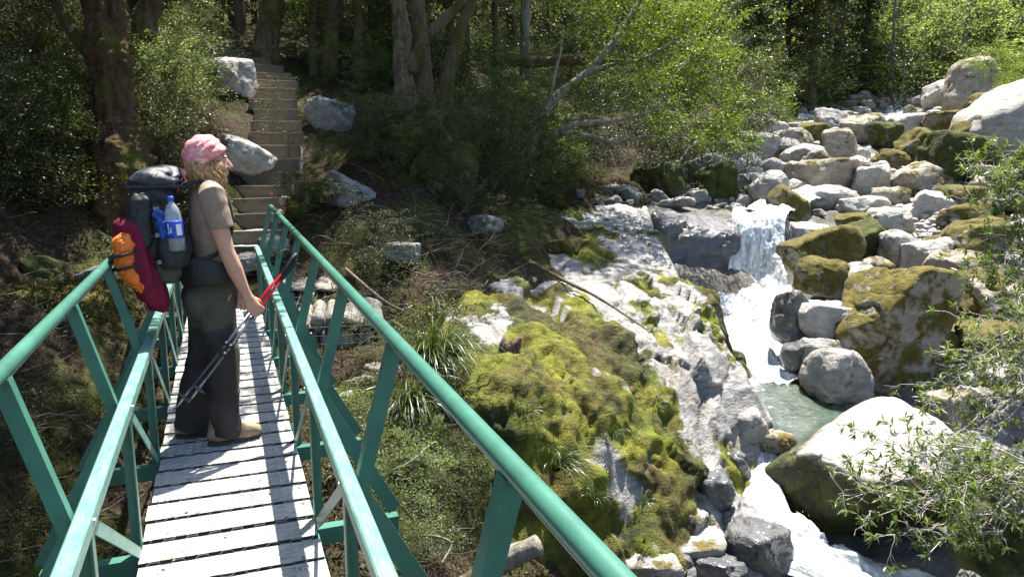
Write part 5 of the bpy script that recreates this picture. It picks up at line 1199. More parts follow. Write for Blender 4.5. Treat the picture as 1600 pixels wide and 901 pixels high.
# ------------------------------------------------------------------ tussocks, twigs, logs
def tussock(px, py, d, n, L, label, seed, lean=(0, 0), sp=.5, w=.006):
    rng = np.random.default_rng(seed); p = at(px, py, d); Vs = []; Fs = []; o = 0
    for k in range(n):
        a = rng.uniform(0, 6.28); e = rng.uniform(.05, 1.25) * sp; l = L * rng.uniform(.35, 1.25)
        dv = np.array([math.cos(a) * e + lean[0], math.sin(a) * e + lean[1], 1.0]); dv /= np.linalg.norm(dv)
        P = [np.array([math.cos(a), math.sin(a), 0]) * .03 * rng.uniform(0, 1)]; m = 7
        for j in range(m):
            dv = dv + np.array([lean[0] * .12, lean[1] * .12, -.34 * (j + 1) / m * (1 + e)]) + rng.normal(size=3) * .09; dv /= np.linalg.norm(dv); P.append(P[-1] + dv * l / m)
        P = np.array(P); sd_v = unit(np.cross(P[-1] - P[0], [0, 0, 1.]) + rng.normal(size=3) * .1); ww = w * (1 - (np.arange(m + 1) / m) ** 2 * .9)
        Vs.append(np.concatenate([P - sd_v * ww[:, None], P + sd_v * ww[:, None]])); j = np.arange(m)
        Fs.append(np.stack([j, j + 1, j + m + 2, j + m + 1], 1) + o); o += 2 * (m + 1)
    o_ = add('grass_tussock', mesh_np('grass_tussock', np.concatenate(Vs), [np.concatenate(Fs)], True), M['grass'], loc=p)
    return tag(o_, label, 'grass tussock')
tussock(672,575,7.0,230,.85,'big drooping grass tussock between railing and mossy outcrop',1,(-.1,-.35),.7)
tussock(700,560,7.2,120,.6,'second drooping tussock right behind the big one',2,(.2,-.3),.7)
tussock(868,735,6.75,120,.46,'arching pale tussock hanging from the mossy face',3,(.35,-.4),.6)
tussock(955,680,7.4,60,.24,'small blue green tuft in the moss left of the pale rocks',4,(.1,-.3),.8,.004)
tussock(858,708,6.8,40,.22,'little tuft just above the arching pale tussock',5,(.1,-.2),.8,.004)
tussock(1005,785,7.2,40,.2,'little green tuft low on the mossy face',6,(.1,-.3),.8,.004)
tussock(588,715,5.9,60,.28,'bright green tuft of grass below the transoms',7,(0,-.1),.8,.005)
tussock(605,700,6.0,50,.3,'thin grass tuft beside the bright green tuft',8,(0,-.1),.8,.004)
tussock(1430,612,10.3,40,.3,'grass tuft at the foot of the tall leaning boulder',9,(0,-.2),.8,.006)
tussock(640,640,6.4,120,.6,'shaggy hanging grass below the big tussock',10,(-.1,-.5),.6)
def stick(L, r, label, mat='deadwood', name='fallen_branch', cat='branch', n=9, seed=1):
    o = trunk_mesh([at(*q) for q in L], [x for x in r], seed, 1.0, n, .22).build(name, M[mat], smooth=True); return tag(o, label, cat)
stick([(828,408,10.7),(880,437,10.15),(930,462,9.7),(985,497,9.2),(1012,516,9.0)], [.022,.020,.017,.013,.006], 'long bare fallen branch lying down across the outcrop', 'stickwood')
stick([(700,930,5.6),(790,875,5.55),(842,850,5.5)], [.078,.074,.07], 'sawn round log end poking out under the handrail', 'bark_grey', 'log', 'log', 14)
stick([(612,735,5.4),(640,722,5.4),(665,700,5.5),(680,690,5.55)], [.008,.009,.008,.006], 'pale bare stick beside the right railing', 'twig', 'stick', 'stick', 6)
stick([(655,835,4.9),(685,838,4.95),(705,850,5.0),(690,880,4.9)], [.008,.009,.008,.006], 'crooked grey stick below the light green shrub', 'twig', 'stick', 'stick', 6)
stick([(540,420,8.9),(600,470,8.7),(640,490,8.8)], [.02,.016,.01], 'dead branch lying in the dark hollow', 'deadwood', 'stick', 'stick', 6)
stick([(72,750,5.2),(110,742,5.4),(150,735,5.6)], [.03,.028,.024], 'broken grey branch in the left gully', 'twig', 'stick', 'stick', 8)
# the stump like piece of dark wood on the moss
s = MB(); rng = np.random.default_rng(2)
for k in range(9):
    a = at(778 + k * 2.8, 582 - k * 1.2 + rng.uniform(-4, 4), 7.75 + rng.uniform(-.05, .05)); b_ = at(786 + k * 3.6 + rng.uniform(-3, 3), 530 + rng.uniform(-5, 10), 7.7 + rng.uniform(-.06, .06))
    s.tube(limb(a, b_, rng, 6, .06), np.array([.03, .040, .042, .040, .034, .016]) * rng.uniform(.7, 1.2), 7)
tag(s.build('driftwood', simple('red_rotten_wood', (.10, .055, .045), .9, .5, 30, .6), smooth=True), 'chunk of dark red splintered wood on bright moss', 'driftwood')
for k, (x, y, d, L_, lab) in enumerate([(905,640,7.6,.2,'short tuft near the middle of the mossy face'),(930,780,7.0,.22,'tuft low down between the arching tussock and the slab'),(820,650,7.0,.2,'tuft at the left of the mossy face, under the driftwood'),(1020,640,8.4,.24,'tuft in a crack of the pale plates right of the moss'),(1000,480,10.1,.3,'thin green tuft beside the fallen branch'),(1062,700,8.2,.22,'tuft on the broken plates above the stream')]):
    tussock(x, y, d, 45, L_, lab, 30 + k, (.1, -.25), .8, .004)
# bare dead twigs: tangles too fine to count
def tangle(n, xr, yr, dr, L, r, mat, label, seed, upw=.5):
    rng = np.random.default_rng(seed); s = MB()
    for k in range(n):
        p = ground_at(rng.uniform(*xr), rng.uniform(*yr), *dr); l = L * rng.uniform(.3, 1.2)
        d = rng.normal(size=3) * np.array([1, .6, .5]); d[2] = abs(d[2]) * upw + .05; d = unit(d)
        P = limb(p, p + d * l, rng, 5, .12, rng.uniform(-.1, .15)); s.tube(P, np.linspace(r, r * .35, 5) * rng.uniform(.5, 1.2), 4, False)
    return tag(s.build(label[0], M[mat], smooth=True), label[1], 'twigs', kind='stuff')
tangle(110, (640, 800), (340, 500), (8, 13), .7, .0055, 'deadwood', ('dead_twigs', 'tangle of dead grey twigs on the bank above the outcrop'), 1)
tangle(260, (0, 260), (330, 890), (3.8, 10), .35, .004, 'deadwood', ('dead_twigs', 'fine dead twigs and roots on the dark ground left of the bridge'), 2, .3)
tangle(160, (520, 740), (560, 890), (4.4, 9), .4, .0035, 'twig', ('dead_twigs', 'fine dry twigs among the plants right of the bridge'), 3, .8)
tangle(130, (480, 760), (230, 480), (8, 14), .5, .006, 'deadwood', ('dead_twigs', 'dead roots hanging in the shaded hollow'), 4, .3)
tangle(80, (0, 340), (60, 340), (8, 20), .8, .008, 'deadwood', ('dead_twigs', 'dead sticks strewn on the left slope'), 5, .4)

# ------------------------------------------------------------------ litter, moss and sprigs on the forest floor
M['litter'] = leafmat('dead_leaves', [(0, (.02, .012, .007)), (.5, (.06, .038, .02)), (.85, (.12, .08, .045)), (1, (.26, .21, .15))], .1, .8, spec=.2)
M['sprig'] = leafmat('small_ground_plants', [(0, (.02, .028, .006)), (.5, (.055, .07, .014)), (.9, (.11, .12, .025)), (1, (.17, .15, .04))], .3, .5)
def cover(name, label, cat, mat, n, boxes, size, seed, up, wr, hgt, keepn=None):
    rng = np.random.default_rng(seed); Q = np.concatenate([np.column_stack([rng.uniform(a, b, int(n * f)), rng.uniform(c, d, int(n * f))]) for a, b, c, d, f in boxes])
    cl_ = fbm(np.column_stack([Q * .9, np.zeros(len(Q))]), seed, 3)
    Q = Q[(cl_ > (-.15 if keepn is None else keepn)) & (dist_poly(Q, PATHXY) > .5) & (dist_poly(Q, STREAM) > 1.3) & ~inside(Q, OPOLY)]
    z = ground_z(Q); P = np.column_stack([Q, z + rng.uniform(0, hgt, len(Q))])
    V, F = leafquads(P, size, rng, wr, up)
    tag(add(name, mesh_np(name, V, [F], False), M[mat]), label, cat, kind='stuff')
cover('leaf_litter', 'brown leaf litter covering the forest floor', 'leaf litter', 'litter', 120000, [(-6, -.4, 2, 14, .45), (.3, 4, 2.5, 9, .25), (-6, 9, 8.5, 19, .30)], .035, 3, .75, .45, .03, -.6)
cover('ground_plants', 'small green ground plants and moss sprigs on the forest floor', 'ground plants', 'sprig', 90000, [(-6, -.4, 6.2, 14, .24), (.3, 4, 2.5, 9, .35), (-6, 9, 8.5, 19, .35)], .035, 5, .35, .35, .09, .12)

# ------------------------------------------------------------------ the narrow leaved shrubs at the right edge
def strap_shrub(root, targets, label, seed, leafL=.085, nside=7, rm=.009, spread=.28):
    rng = np.random.default_rng(seed); b = at(*root); e = tag(empty('shrub', tuple(b)), label, 'shrub')
    W = MB(); C = []; Dd = []
    def rosette(p, d, n=11):
        d = unit(np.array(d)); a = rng.uniform(0, 6.28, n); u = unit(np.cross(d, rng.normal(size=3))); v = np.cross(d, u)
        dr = unit(d * rng.uniform(.15, 1.1, (n, 1)) + u * np.cos(a)[:, None] + v * np.sin(a)[:, None])
        C.append(np.repeat(p[None], n, 0) - d * rng.uniform(0, .035, (n, 1))); Dd.append(dr)
    for tg in targets:
        q = at(*tg) - b; P = limb((rng.normal() * .04, rng.normal() * .04, rng.normal() * .04), q, rng, 12, .07, rng.uniform(-.06, .10))
        W.tube(P, np.linspace(rm, rm * .35, 12), 6, False); rosette(P[-1], P[-1] - P[-2])
        for k in range(nside):
            j = rng.integers(4, 12); st = P[j]; d = unit(P[min(j + 1, 11)] - P[j - 1]) * .7 + rng.normal(size=3) * .6; d[2] += .15; d = unit(d); l = spread * rng.uniform(.4, 1.2)
            Q = limb(st, st + d * l, rng, 6, .12, .05); W.tube(Q, np.linspace(rm * .45, rm * .22, 6), 4, False)
            if rng.random() < .8: rosette(Q[-1], Q[-1] - Q[-2])
            for h in range(2):
                if rng.random() < .6:
                    st2 = Q[3]; d2 = unit(d + rng.normal(size=3) * .8); l2 = l * rng.uniform(.3, .6); Q2 = limb(st2, st2 + d2 * l2, rng, 4, .1); W.tube(Q2, np.linspace(rm * .25, rm * .16, 4), 4, False)
                    if rng.random() < .65: rosette(Q2[-1], Q2[-1] - Q2[-2], 9)
    add('stems', W.mesh('stems', True), M['twig_pale'], e)
    C = np.concatenate(C); Dd = np.concatenate(Dd); n = len(C)
    L = leafL * rng.uniform(.6, 1.2, (n, 1)); sdv = unit(np.cross(Dd, rng.normal(size=(n, 3)) * .5 + np.array([0, 0, 1]))); nn = np.cross(sdv, Dd); w_ = L * .095
    V = np.stack([C, C + Dd * L * .45 + sdv * w_ * 1.2, C + Dd * L - nn * L * .12, C + Dd * L * .45 - sdv * w_ * 1.2], 1).reshape(-1, 3)
    add('foliage', mesh_np('foliage', V, [np.arange(4 * n).reshape(-1, 4)], False), M['leaf_strap'], e)
strap_shrub((1690,745,7.2), [(1300,735,6.6),(1318,782,6.5),(1345,722,6.9),(1395,770,6.5),(1372,805,6.4),(1400,832,6.3),(1448,868,6.2),(1470,835,6.5),(1440,745,6.9),(1480,775,6.6),(1500,800,6.7),(1530,770,6.9),(1350,760,6.7),(1560,740,7),(1430,800,6.4),(1520,840,6.6),(1455,715,7.0),(1390,740,6.8)], 'sprawling narrow leaved shrub reaching over the huge pale boulder', 3, .085, 14, .009, .32)
strap_shrub((1680,520,8.8), [(1500,585,8.2),(1455,600,8.3),(1470,640,8.1),(1480,545,8.5),(1525,560,8.5),(1545,520,8.8),(1560,610,8.3),(1520,665,8.0),(1570,660,8.1),(1590,560,8.6),(1500,500,8.8),(1475,690,7.9),(1585,480,8.9),(1545,690,7.9)], 'wiry narrow leaved shrub in front of the tall leaning boulder', 5, .09, 13, .009, .36)
strap_shrub((1640,330,10.2), [(1510,300,9.8),(1530,270,10),(1560,240,10.2),(1590,235,10.3),(1540,310,9.7),(1570,290,9.9),(1600,270,10.1),(1580,320,9.8),(1520,240,10.4),(1595,300,9.8)], 'dense bright narrow leaved shrub at the right edge below the sloping slab', 7, .10, 16, .008, .34)
strap_shrub((1660,430,9.8), [(1550,385,9.6),(1535,360,9.8),(1580,360,9.8),(1510,410,9.5),(1560,430,9.4),(1590,400,9.6),(1590,455,9.2),(1540,440,9.4)], 'straggly narrow leaved shrub over the broad mossy hump', 9, .10, 14, .008, .34)
# ------------------------------------------------------------------ the hiker (local frame: x forward, y to her left, z up)
PX, PY, PRZ = -.085, 4.46, R(7)
M['skin'] = simple('skin', (.50, .27, .18), .5, .08, 30, .1, 200, .4)
M['shirt'] = simple('taupe_cotton', (.26, .19, .145), .9, .12, 40, .25, 400, .15)
M['hair'] = simple('light_brown_hair', (.36, .20, .09), .5, .45, 60, .3, 150, .4)
M['boot'] = simple('tan_boot_leather', (.26, .20, .12), .8, .25, 25, .3, 120, .2)
M['sole'] = simple('boot_sole', (.05, .042, .035), .9, .2, 30)
M['black'] = simple('black_pack_fabric', (.011, .012, .014), .55, .3, 18, .25, 260, .45)
M['greyfab'] = simple('grey_pack_fabric', (.055, .056, .052), .6, .25, 18, .25, 260, .4)
M['navy'] = simple('slate_lid_fabric', (.024, .027, .035), .5, .25, 18, .25, 260, .5)
M['blue'] = simple('blue_fabric', (.008, .05, .30), .5, .25, 25, .3, 120)
M['maroon'] = simple('maroon_fleece', (.16, .012, .035), .9, .25, 25, .4, 220, .2)
M['orange'] = simple('orange_nylon', (.72, .16, .015), .5, .2, 20, .35, 70, .4)
M['strap'] = simple('black_webbing', (.012, .012, .013), .7, .2, 60)
M['buckle'] = simple('grey_buckle', (.15, .15, .16), .4, .1, 60)
t = NT('trousers'); c = t.coord(); sp = t.n('ShaderNodeSeparateXYZ'); t.l(c, sp.inputs[0])
n1 = t.noise(c, 9, 4); olive = t.ramp(n1, [(.3, (.052, .05, .038)), (.7, (.082, .078, .06))]); blk = t.ramp(n1, [(.3, (.026, .022, .021)), (.7, (.052, .045, .044))])
zz = t.math('ADD', sp.outputs[2], t.math('MULTIPLY', sp.outputs[0], -.25))
m1 = t.math('MULTIPLY', t.math('SUBTRACT', .67, zz), 60, True)               # dark below the seat
m2 = t.math('MULTIPLY', t.math('MULTIPLY', t.math('MULTIPLY', t.math('SUBTRACT', sp.outputs[0], .075), 80, True), t.math('MULTIPLY', t.math('SUBTRACT', sp.outputs[2], .28), 60, True)), t.math('MULTIPLY', t.math('SUBTRACT', .58, sp.outputs[2]), 60, True))
m3 = t.math('MULTIPLY', t.math('MULTIPLY', t.math('SUBTRACT', sp.outputs[0], .085), 80, True), t.math('MULTIPLY', t.math('SUBTRACT', sp.outputs[2], .55), 60, True))
col = t.mix(m1, olive, blk); col = t.mix(m3, col, blk); col = t.mix(m2, col, (.17, .155, .12))
M['trouser'] = t.done(t.bsdf(col, .85, t.bump(t.noise(c, 14, 4), .5, .012), .2))
t = NT('bandana'); c = t.coord(); n1 = t.noise(c, 30, 4, .6, 1.5); n2 = t.noise(c, 9, 3)
col = t.ramp(n1, [(.36, (.62, .18, .19)), (.52, (.70, .29, .29)), (.66, (.78, .52, .50))]); M['bandana'] = t.done(t.bsdf(col, .85, t.bump(n2, .3, .01), .2))

her = tag(empty('person', (PX, PY, .0035), PRZ), 'hiker in pink bandana and taupe shirt standing on the footbridge, looking at the stream', 'person')
LEAN = .035
def ln(p): p = np.array(p, float); p = p.copy(); p[..., 0] += LEAN * np.clip(p[..., 2] - .8, 0, 1); return p
def ringpath(pts, ra, rb, n=20, xdir=(1, 0, 0)):
    """elliptical rings along pts; ra along x (front-back), rb along y"""
    out = []
    for p, a, b in zip(pts, ra, rb):
        th = np.arange(n) * 2 * math.pi / n
        out.append(np.array(p)[None] + np.column_stack([a * np.cos(th), b * np.sin(th), np.zeros(n)]))
    return np.array(out)
SH_R, EL_R, WR_R = ln((-.005, -.185, 1.375)), ln((.055, -.225, 1.075)), ln((.145, -.225, .845))
SH_L, EL_L, WR_L = ln((-.005, .185, 1.375)), ln((.05, .23, 1.08)), ln((.15, .215, .85))
b = MB()
# head and neck
H = lambda x, y, z: ln((x, y, z))
b.ell(H(-.018, 0, 1.568), (.097, .077, .098), 4); b.ell(H(.030, 0, 1.515), (.068, .062, .095), 4); b.ell(H(.045, 0, 1.465), (.050, .047, .055), 4)
b.ell(H(.078, 0, 1.437), (.023, .026, .020), 3)                                            # chin
b.caps([H(.088, 0, 1.555), H(.103, 0, 1.530), H(.116, 0, 1.510)], [.010, .012, .013], 12)       # nose
b.ell(H(.104, -.011, 1.507), (.010, .009, .008), 2); b.ell(H(.104, .011, 1.507), (.010, .009, .008), 2)
b.ell(H(.095, 0, 1.481), (.012, .022, .0065), 3); b.ell(H(.092, 0, 1.468), (.012, .020, .007), 3)  # lips
for s_ in (-1, 1):
    b.ell(H(.082, s_ * .032, 1.563), (.015, .024, .009), 3); b.ell(H(.068, s_ * .042, 1.505), (.022, .02, .022), 3)
    b.ell(H(-.012, s_ * .077, 1.525), (.020, .010, .032), 3); b.caps([H(.04, s_ * .05, 1.45), H(-.02, s_ * .062, 1.49)], [.016, .016], 8)
b.caps([H(-.035, 0, 1.34), H(-.022, 0, 1.42), H(-.012, 0, 1.48)], [.062, .054, .055], 16)
# torso core, arms
b.loft(ringpath([ln((.0, 0, z)) for z in (.80, .90, 1.0, 1.12, 1.25, 1.34, 1.40)], [.085, .082, .078, .084, .088, .07, .05], [.135, .13, .115, .12, .135, .125, .07]))
for sh, el, wr in ((SH_R, EL_R, WR_R), (SH_L, EL_L, WR_L)):
    mid = (sh + el) / 2 + np.array([-.008, 0, 0]); fm = el * .62 + wr * .38
    b.caps([sh, mid, el * .9 + sh * .1, el, fm, wr * .8 + el * .2, wr], [.056, .050, .041, .040, .042, .031, .027], 16)
# legs down to the feet
hipR, hipL = np.array([.0, -.09, .86]), np.array([.0, .09, .86]); knR, knL = np.array([.035, -.10, .47]), np.array([-.045, .09, .47]); anR, anL = np.array([.0, -.105, .09]), np.array([-.15, .09, .09])
for hp, kn, an in ((hipR, knR, anR), (hipL, knL, anL)):
    b.caps([hp, (hp + kn) / 2, kn, kn * .65 + an * .35, an, an + np.array([.0, 0, -.04])], [.070, .066, .050, .048, .038, .035], 14); b.caps([an + np.array([0, 0, -.05]), an + np.array([.13, 0, -.06])], [.035, .03], 10)
# hands: palm, four fingers closed on the poles, thumb
U = unit(np.array([.67, .25, .70])); Wd = unit(np.array([.70, 0, -.67]))                                 # pole direction, and across it
def hand(wr, s_, grip):
    if grip:
        Hc = wr + np.array([.033, .004, -.075]); pal = [wr, wr * .45 + Hc * .55, Hc, Hc + np.array([.012, .004, -.020])]
        rings = []
        for p, (w_, th) in zip(pal, [(.027, .024), (.036, .021), (.041, .019), (.036, .016)]):
            d = unit(Hc - wr); ax = unit(U - d * (U @ d)); nn = np.cross(d, ax); q = np.arange(14) * 2 * math.pi / 14
            rings.append(p + ax * w_ * np.cos(q)[:, None] + nn * th * np.sin(q)[:, None])
        b.loft(np.array(rings))
        for k in range(4):
            o = U * (.028 - .019 * k) + Hc + Wd * .018; lg = [1.0, 1.1, 1.03, .82][k]
            b.caps([o + np.array([0, -.006, 0]), o + Wd * .024 * lg + np.array([0, -.002, 0]), o + Wd * .036 * lg + np.array([0, .020, 0]), o + Wd * .020 * lg + np.array([0, .040, 0]), o + Wd * .0 + np.array([0, .042, 0])], [.0098, .0095, .0088, .0080, .0072], 8)
        b.caps([wr + np.array([.032, .012, -.025]), Hc + U * .045 + Wd * .0 + np.array([0, .018, 0]), Hc + U * .046 + Wd * .028 + np.array([0, .026, 0]), Hc + U * .036 + Wd * .044 + np.array([0, .022, 0])], [.014, .0125, .0105, .0085], 8)
        return Hc
    Hc = wr + np.array([.03, -.005, -.075])
    b.loft(np.array([p + np.column_stack([w_ * np.cos(np.arange(14) * .4488), th * np.sin(np.arange(14) * .4488), 0 * np.arange(14)]) for p, w_, th in ((wr, .027, .022), ((wr + Hc) / 2, .036, .017), (Hc, .040, .015), (Hc + np.array([.008, 0, -.02]), .036, .013))]))
    for k in range(4):
        o = Hc + np.array([.034 - .021 * k, 0, -.018]); lg = [.9, 1.05, 1.0, .78][k]
        b.caps([o, o + np.array([.006, -.008, -.034 * lg]), o + np.array([.004, -.022, -.058 * lg]), o + np.array([-.004, -.034, -.072 * lg])], [.0095, .009, .0082, .0072], 8)
    b.caps([wr + np.array([.030, 0, -.03]), Hc + np.array([.050, -.008, .0]), Hc + np.array([.052, -.014, -.028])], [.013, .0115, .009], 8)
HC = hand(WR_R, -1, True); hand(WR_L, 1, False)
bm_ = remesh(b, .0052, 3)
add('body', bm_, M['skin'], her)
for s_ in (-1, 1):
    e = MB().ell(H(.080, s_ * .031, 1.548), (.0125, .0125, .0105), 3).build('eye', simple('eye_white', (.50, .46, .42), .3, .02), her, True)
    MB().ell(H(.0895, s_ * .032, 1.548), (.004, .0062, .0062), 2).build('iris', simple('iris', (.05, .07, .08), .2, .02), e, True)
    MB().caps([H(.088, s_ * .016, 1.574), H(.086, s_ * .032, 1.579), H(.070, s_ * .05, 1.575)], [.003, .004, .0025], 6).build('eyebrow', M['hair'], her, True)
# shirt
s = MB()
s.loft(ringpath([ln((x, 0, z)) for x, z in ((0.012, .90), (.012, .93), (.008, 1.0), (.004, 1.10), (.006, 1.20), (.008, 1.28), (-.004, 1.36), (-.015, 1.405), (-.022, 1.43))], [.114, .115, .107, .107, .115, .114, .095, .076, .062], [.165, .166, .158, .160, .172, .180, .172, .110, .070], 28))
for s_ in (-1, 1): s.ell(ln((.062, s_ * .07, 1.245)), (.058, .066, .066), 3)
for sh, el in ((SH_R, EL_R), (SH_L, EL_L)):
    d = unit(el - sh); s.tube([sh + np.array([-.0, -.35 * sh[1], .006]), sh, sh + d * .10, sh + d * .185], [.060, .074, .068, .066], 18)
def wrk(V, N): return N * (.006 * fbm(V * np.array([9, 9, 5]), 3, 3) + .0035 * np.sin(V[:, 2] * 60 + 5 * fbm(V * 5, 7, 2)) * np.clip(fbm(V * 4, 2, 2) + .2, 0, 1))[:, None]
add('tshirt', remesh(s, .0075, 3, wrk), M['shirt'], her)
# trousers
s = MB()
s.loft(ringpath([(x, 0, z) for x, z in ((.012, .935), (.010, .90), (-.004, .85), (-.010, .79), (.0, .74), (.0, .70))], [.118, .125, .138, .142, .12, .09], [.160, .166, .174, .175, .165, .13], 28))
for s_ in (-1, 1): s.ell((-.062, s_ * .075, .80), (.092, .086, .098), 3)
for hp, kn, an, f in ((hipR, knR, anR, 1.0), (hipL, knL, anL, 1.12)):
    s.tube([hp, hp * .6 + kn * .4, kn, kn * .6 + an * .4, kn * .25 + an * .75, an + np.array([.012, 0, -.02]), an + np.array([.0, 0, -.055])], np.array([.098, .099, .085, .081, .082, .086, .089]) * f, 20)
def wrk2(V, N): return N * (.009 * fbm(V * np.array([7, 7, 5]), 13, 3) + .005 * np.sin(V[:, 2] * 48 + V[:, 0] * 22 + 6 * fbm(V * 4, 17, 2)) * np.clip(fbm(V * 3, 12, 2) + .3, 0, 1))[:, None]
add('trousers', remesh(s, .009, 4, wrk2), M['trouser'], her)
# boots
for an, yw in ((anR, .06), (anL, -.15)):
    s = MB(); o = np.array([an[0], an[1], 0])
    cs, sn = math.cos(yw), math.sin(yw); rt = lambda p: o + np.array([p[0] * cs - p[1] * sn, p[0] * sn + p[1] * cs, p[2]])
    s.caps([rt((-.045, 0, .055)), rt((.03, 0, .06)), rt((.10, 0, .052)), rt((.165, 0, .044))], [.046, .048, .046, .040], 16); s.caps([rt((-.02, 0, .06)), rt((-.015, 0, .15))], [.052, .050], 14)
    def bt(V, N): W_ = np.zeros_like(V); W_[:, 2] = np.where(V[:, 2] < .012, .012 - V[:, 2], 0); return W_ + N * (.003 * fbm(V * 30, 3, 2))[:, None]
    bo = add('boot', remesh(s, .006, 3, bt), M['boot'], her)
    ss = []
    for z in (.0, .018):
        q = np.arange(24) * 2 * math.pi / 24; ss.append(np.array([rt((.055 + .145 * math.cos(a), .047 * math.sin(a) * (1 - .12 * math.cos(a + .3)), z)) for a in q]))
    bevel(MB().loft(np.array(ss)).build('sole', M['sole'], bo), .003)
    MB().tube([rt((.045 + .02 * k, .02 * (-1) ** k, .107 - .008 * k)) for k in range(5)], .003, 5).build('laces', M['strap'], bo, True)
# hair: many wavy locks from under the bandana
rng = np.random.default_rng(6); s = MB()
for k in range(340):
    a = rng.uniform(-2.6, 2.6) ; a = math.copysign(.35 + abs(a) * .85, a)
    ca, sa = -math.cos(a * .62), math.sin(a * .62)
    st = H(-.02 + .088 * -ca * -1, .074 * sa, 1.535 + rng.uniform(-.025, .02))
    if st[0] > H(.06, 0, 1.5)[0]: continue
    L = rng.uniform(.12, .205); P = [st]; m = 8; ph = rng.uniform(0, 6.28)
    for j in range(1, m):
        u = j / (m - 1); P.append(st + np.array([.042 * u + .014 * math.sin(u * 7 + ph), .012 * math.cos(u * 6 + ph) + .014 * sa * u, -L * u]))
    s.tube(np.array(P), np.array([.007, .0075, .0075, .007, .0065, .0055, .004, .0015]) * rng.uniform(.6, 1.1), 5)
for k in range(130):   # the side locks that hang past the jaw to the shoulder
    sd_k = rng.choice([-1, 1]); x0 = rng.uniform(-.085, .048); L = rng.uniform(.11, .165); ph = rng.uniform(0, 6.28); st = H(x0, sd_k * (.080 - .25 * max(0, x0 - .01) + rng.normal() * .002), 1.535 + rng.uniform(-.012, .012)); P = [st]
    for j in range(1, 9):
        u = j / 8; P.append(st + np.array([.026 * u + .010 * math.sin(u * 6.5 + ph), sd_k * (.020 * math.sin(u * 2.4) + .006 * math.sin(u * 8 + ph)), -L * u]))
    s.tube(np.array(P), np.array([.004, .0065, .0075, .0078, .0075, .0068, .0055, .004, .0014]) * rng.uniform(.7, 1.15), 5)
s.ell(H(-.028, 0, 1.485), (.078, .072, .075), 3)
add('hair', s.mesh('hair', True), M['hair'], her)
# bandana: a close cap cut by a slanting plane, knot and tails at the nape
D, F = ico(5); V = D * np.array([.108, .088, .110]) + np.array([-.016, 0, 1.566])
pn = unit(np.array([.50, 0, -.866])); p0 = np.array([.078, 0, 1.588]); h = (V - p0) @ pn
keep = h < .004; Fk = F[keep[F].all(1)]
fold = .0035 * np.sin(28 * np.arctan2(V[:, 2] - 1.50, V[:, 0] + .12) + 3 * fbm(V * 12, 2, 3)) + .003 * fbm(V * 25, 4, 2)
V2 = V + D * fold[:, None]; V2 = V2 + D * (.006 * np.exp(-((h + .012) / .010) ** 2))[:, None]
us = np.unique(Fk); rm = np.full(len(V), -1); rm[us] = np.arange(len(us))
ba = add('bandana', mesh_np('bandana', ln(V2[us]), [rm[Fk]]), M['bandana'], her)
q = ba.modifiers.new('thick', 'SOLIDIFY'); q.thickness = .003; q.offset = 1
s = MB(); s.ell(H(-.122, -.012, 1.475), (.024, .030, .026), 3); 
for (yy, dx, L) in ((-.03, -.012, .085), (.0, -.022, .10), (-.045, .01, .07)):
    P = [H(-.125, yy * .6, 1.47), H(-.125 + dx, yy, 1.44), H(-.12 + dx * 1.5, yy * 1.2, 1.475 - L)]
    s.raw(*(lambda m_: (m_.V[0], m_.F))(MB().loft(np.array([[p + np.array([x, y, 0]) for x, y in ((-.003, -w_), (.003, -w_), (.004, 0), (.003, w_), (-.003, w_), (-.004, 0))] for p, w_ in zip(P, (.012, .020, .016))]))))
add('knot', s.mesh('knot', True), M['bandana'], ba)

# ------------------------------------------------------------------ what she carries
KS = 1.0
def place(o):
    an = np.array([-.125, 0, 1.25]) * (1 - KS)
    o.location = (PX + an[0] * math.cos(PRZ), PY + an[0] * math.sin(PRZ), .0035 + an[2]); o.rotation_euler = (0, 0, PRZ); o.scale = (KS,) * 3; return o
KS = .94
pack = tag(place(empty('backpack')), 'large black and grey hiking backpack worn by the hiker', 'backpack')
def fab(a, sd, f=6): return lambda V, N: N * (-a * .9 * np.exp(-(np.abs(fbm(V * f * .8, sd + 9, 3)) / .10) ** 2) + a * 1.25 * fbm(V * f, sd, 4) + a * .35 * np.sin(V[:, 2] * 34 + 6 * fbm(V * 4, sd + 3, 2)) * np.clip(fbm(V * 5, sd + 1, 2), 0, 1))[:, None]
def sring(c, a, b_, n=28, e=3.2):
    th = np.arange(n) * 2 * math.pi / n; c_, s_ = np.cos(th), np.sin(th)
    return np.array(c)[None] + np.column_stack([a * np.sign(c_) * np.abs(c_) ** (2 / e), b_ * np.sign(s_) * np.abs(s_) ** (2 / e), 0 * th])
s = MB(); s.loft(np.array([sring((x, 0, z), a, b_) for x, z, a, b_ in ((-.255, 1.00, .110, .150), (-.262, 1.06, .130, .165), (-.266, 1.16, .138, .172), (-.266, 1.28, .136, .172), (-.262, 1.37, .126, .165), (-.255, 1.42, .105, .15), (-.25, 1.44, .08, .11))]))
add('main_bag', remesh(s, .010, 4, fab(.012, 3)), M['black'], pack)
s = MB(); s.loft(np.array([sring((x, 0, z), a, b_) for x, z, a, b_ in ((-.262, .885, .08, .11), (-.262, .905, .118, .145), (-.268, .96, .136, .160), (-.275, 1.03, .138, .164), (-.28, 1.075, .12, .15))]))
add('lower_compartment', remesh(s, .010, 4, fab(.010, 8)), M['greyfab'], pack)
s = MB(); s.loft(np.array([sring((x, 0, z), a, b_, e=2.6) for x, z, a, b_ in ((-.262, 1.405, .10, .125), (-.262, 1.43, .140, .165), (-.252, 1.465, .145, .168), (-.240, 1.505, .115, .14), (-.228, 1.53, .06, .08))]))
s.ell((-.155, 0, 1.47), (.06, .13, .06), 3)
lid = add('lid', remesh(s, .010, 3, fab(.013, 15, 8)), M['navy'], pack)
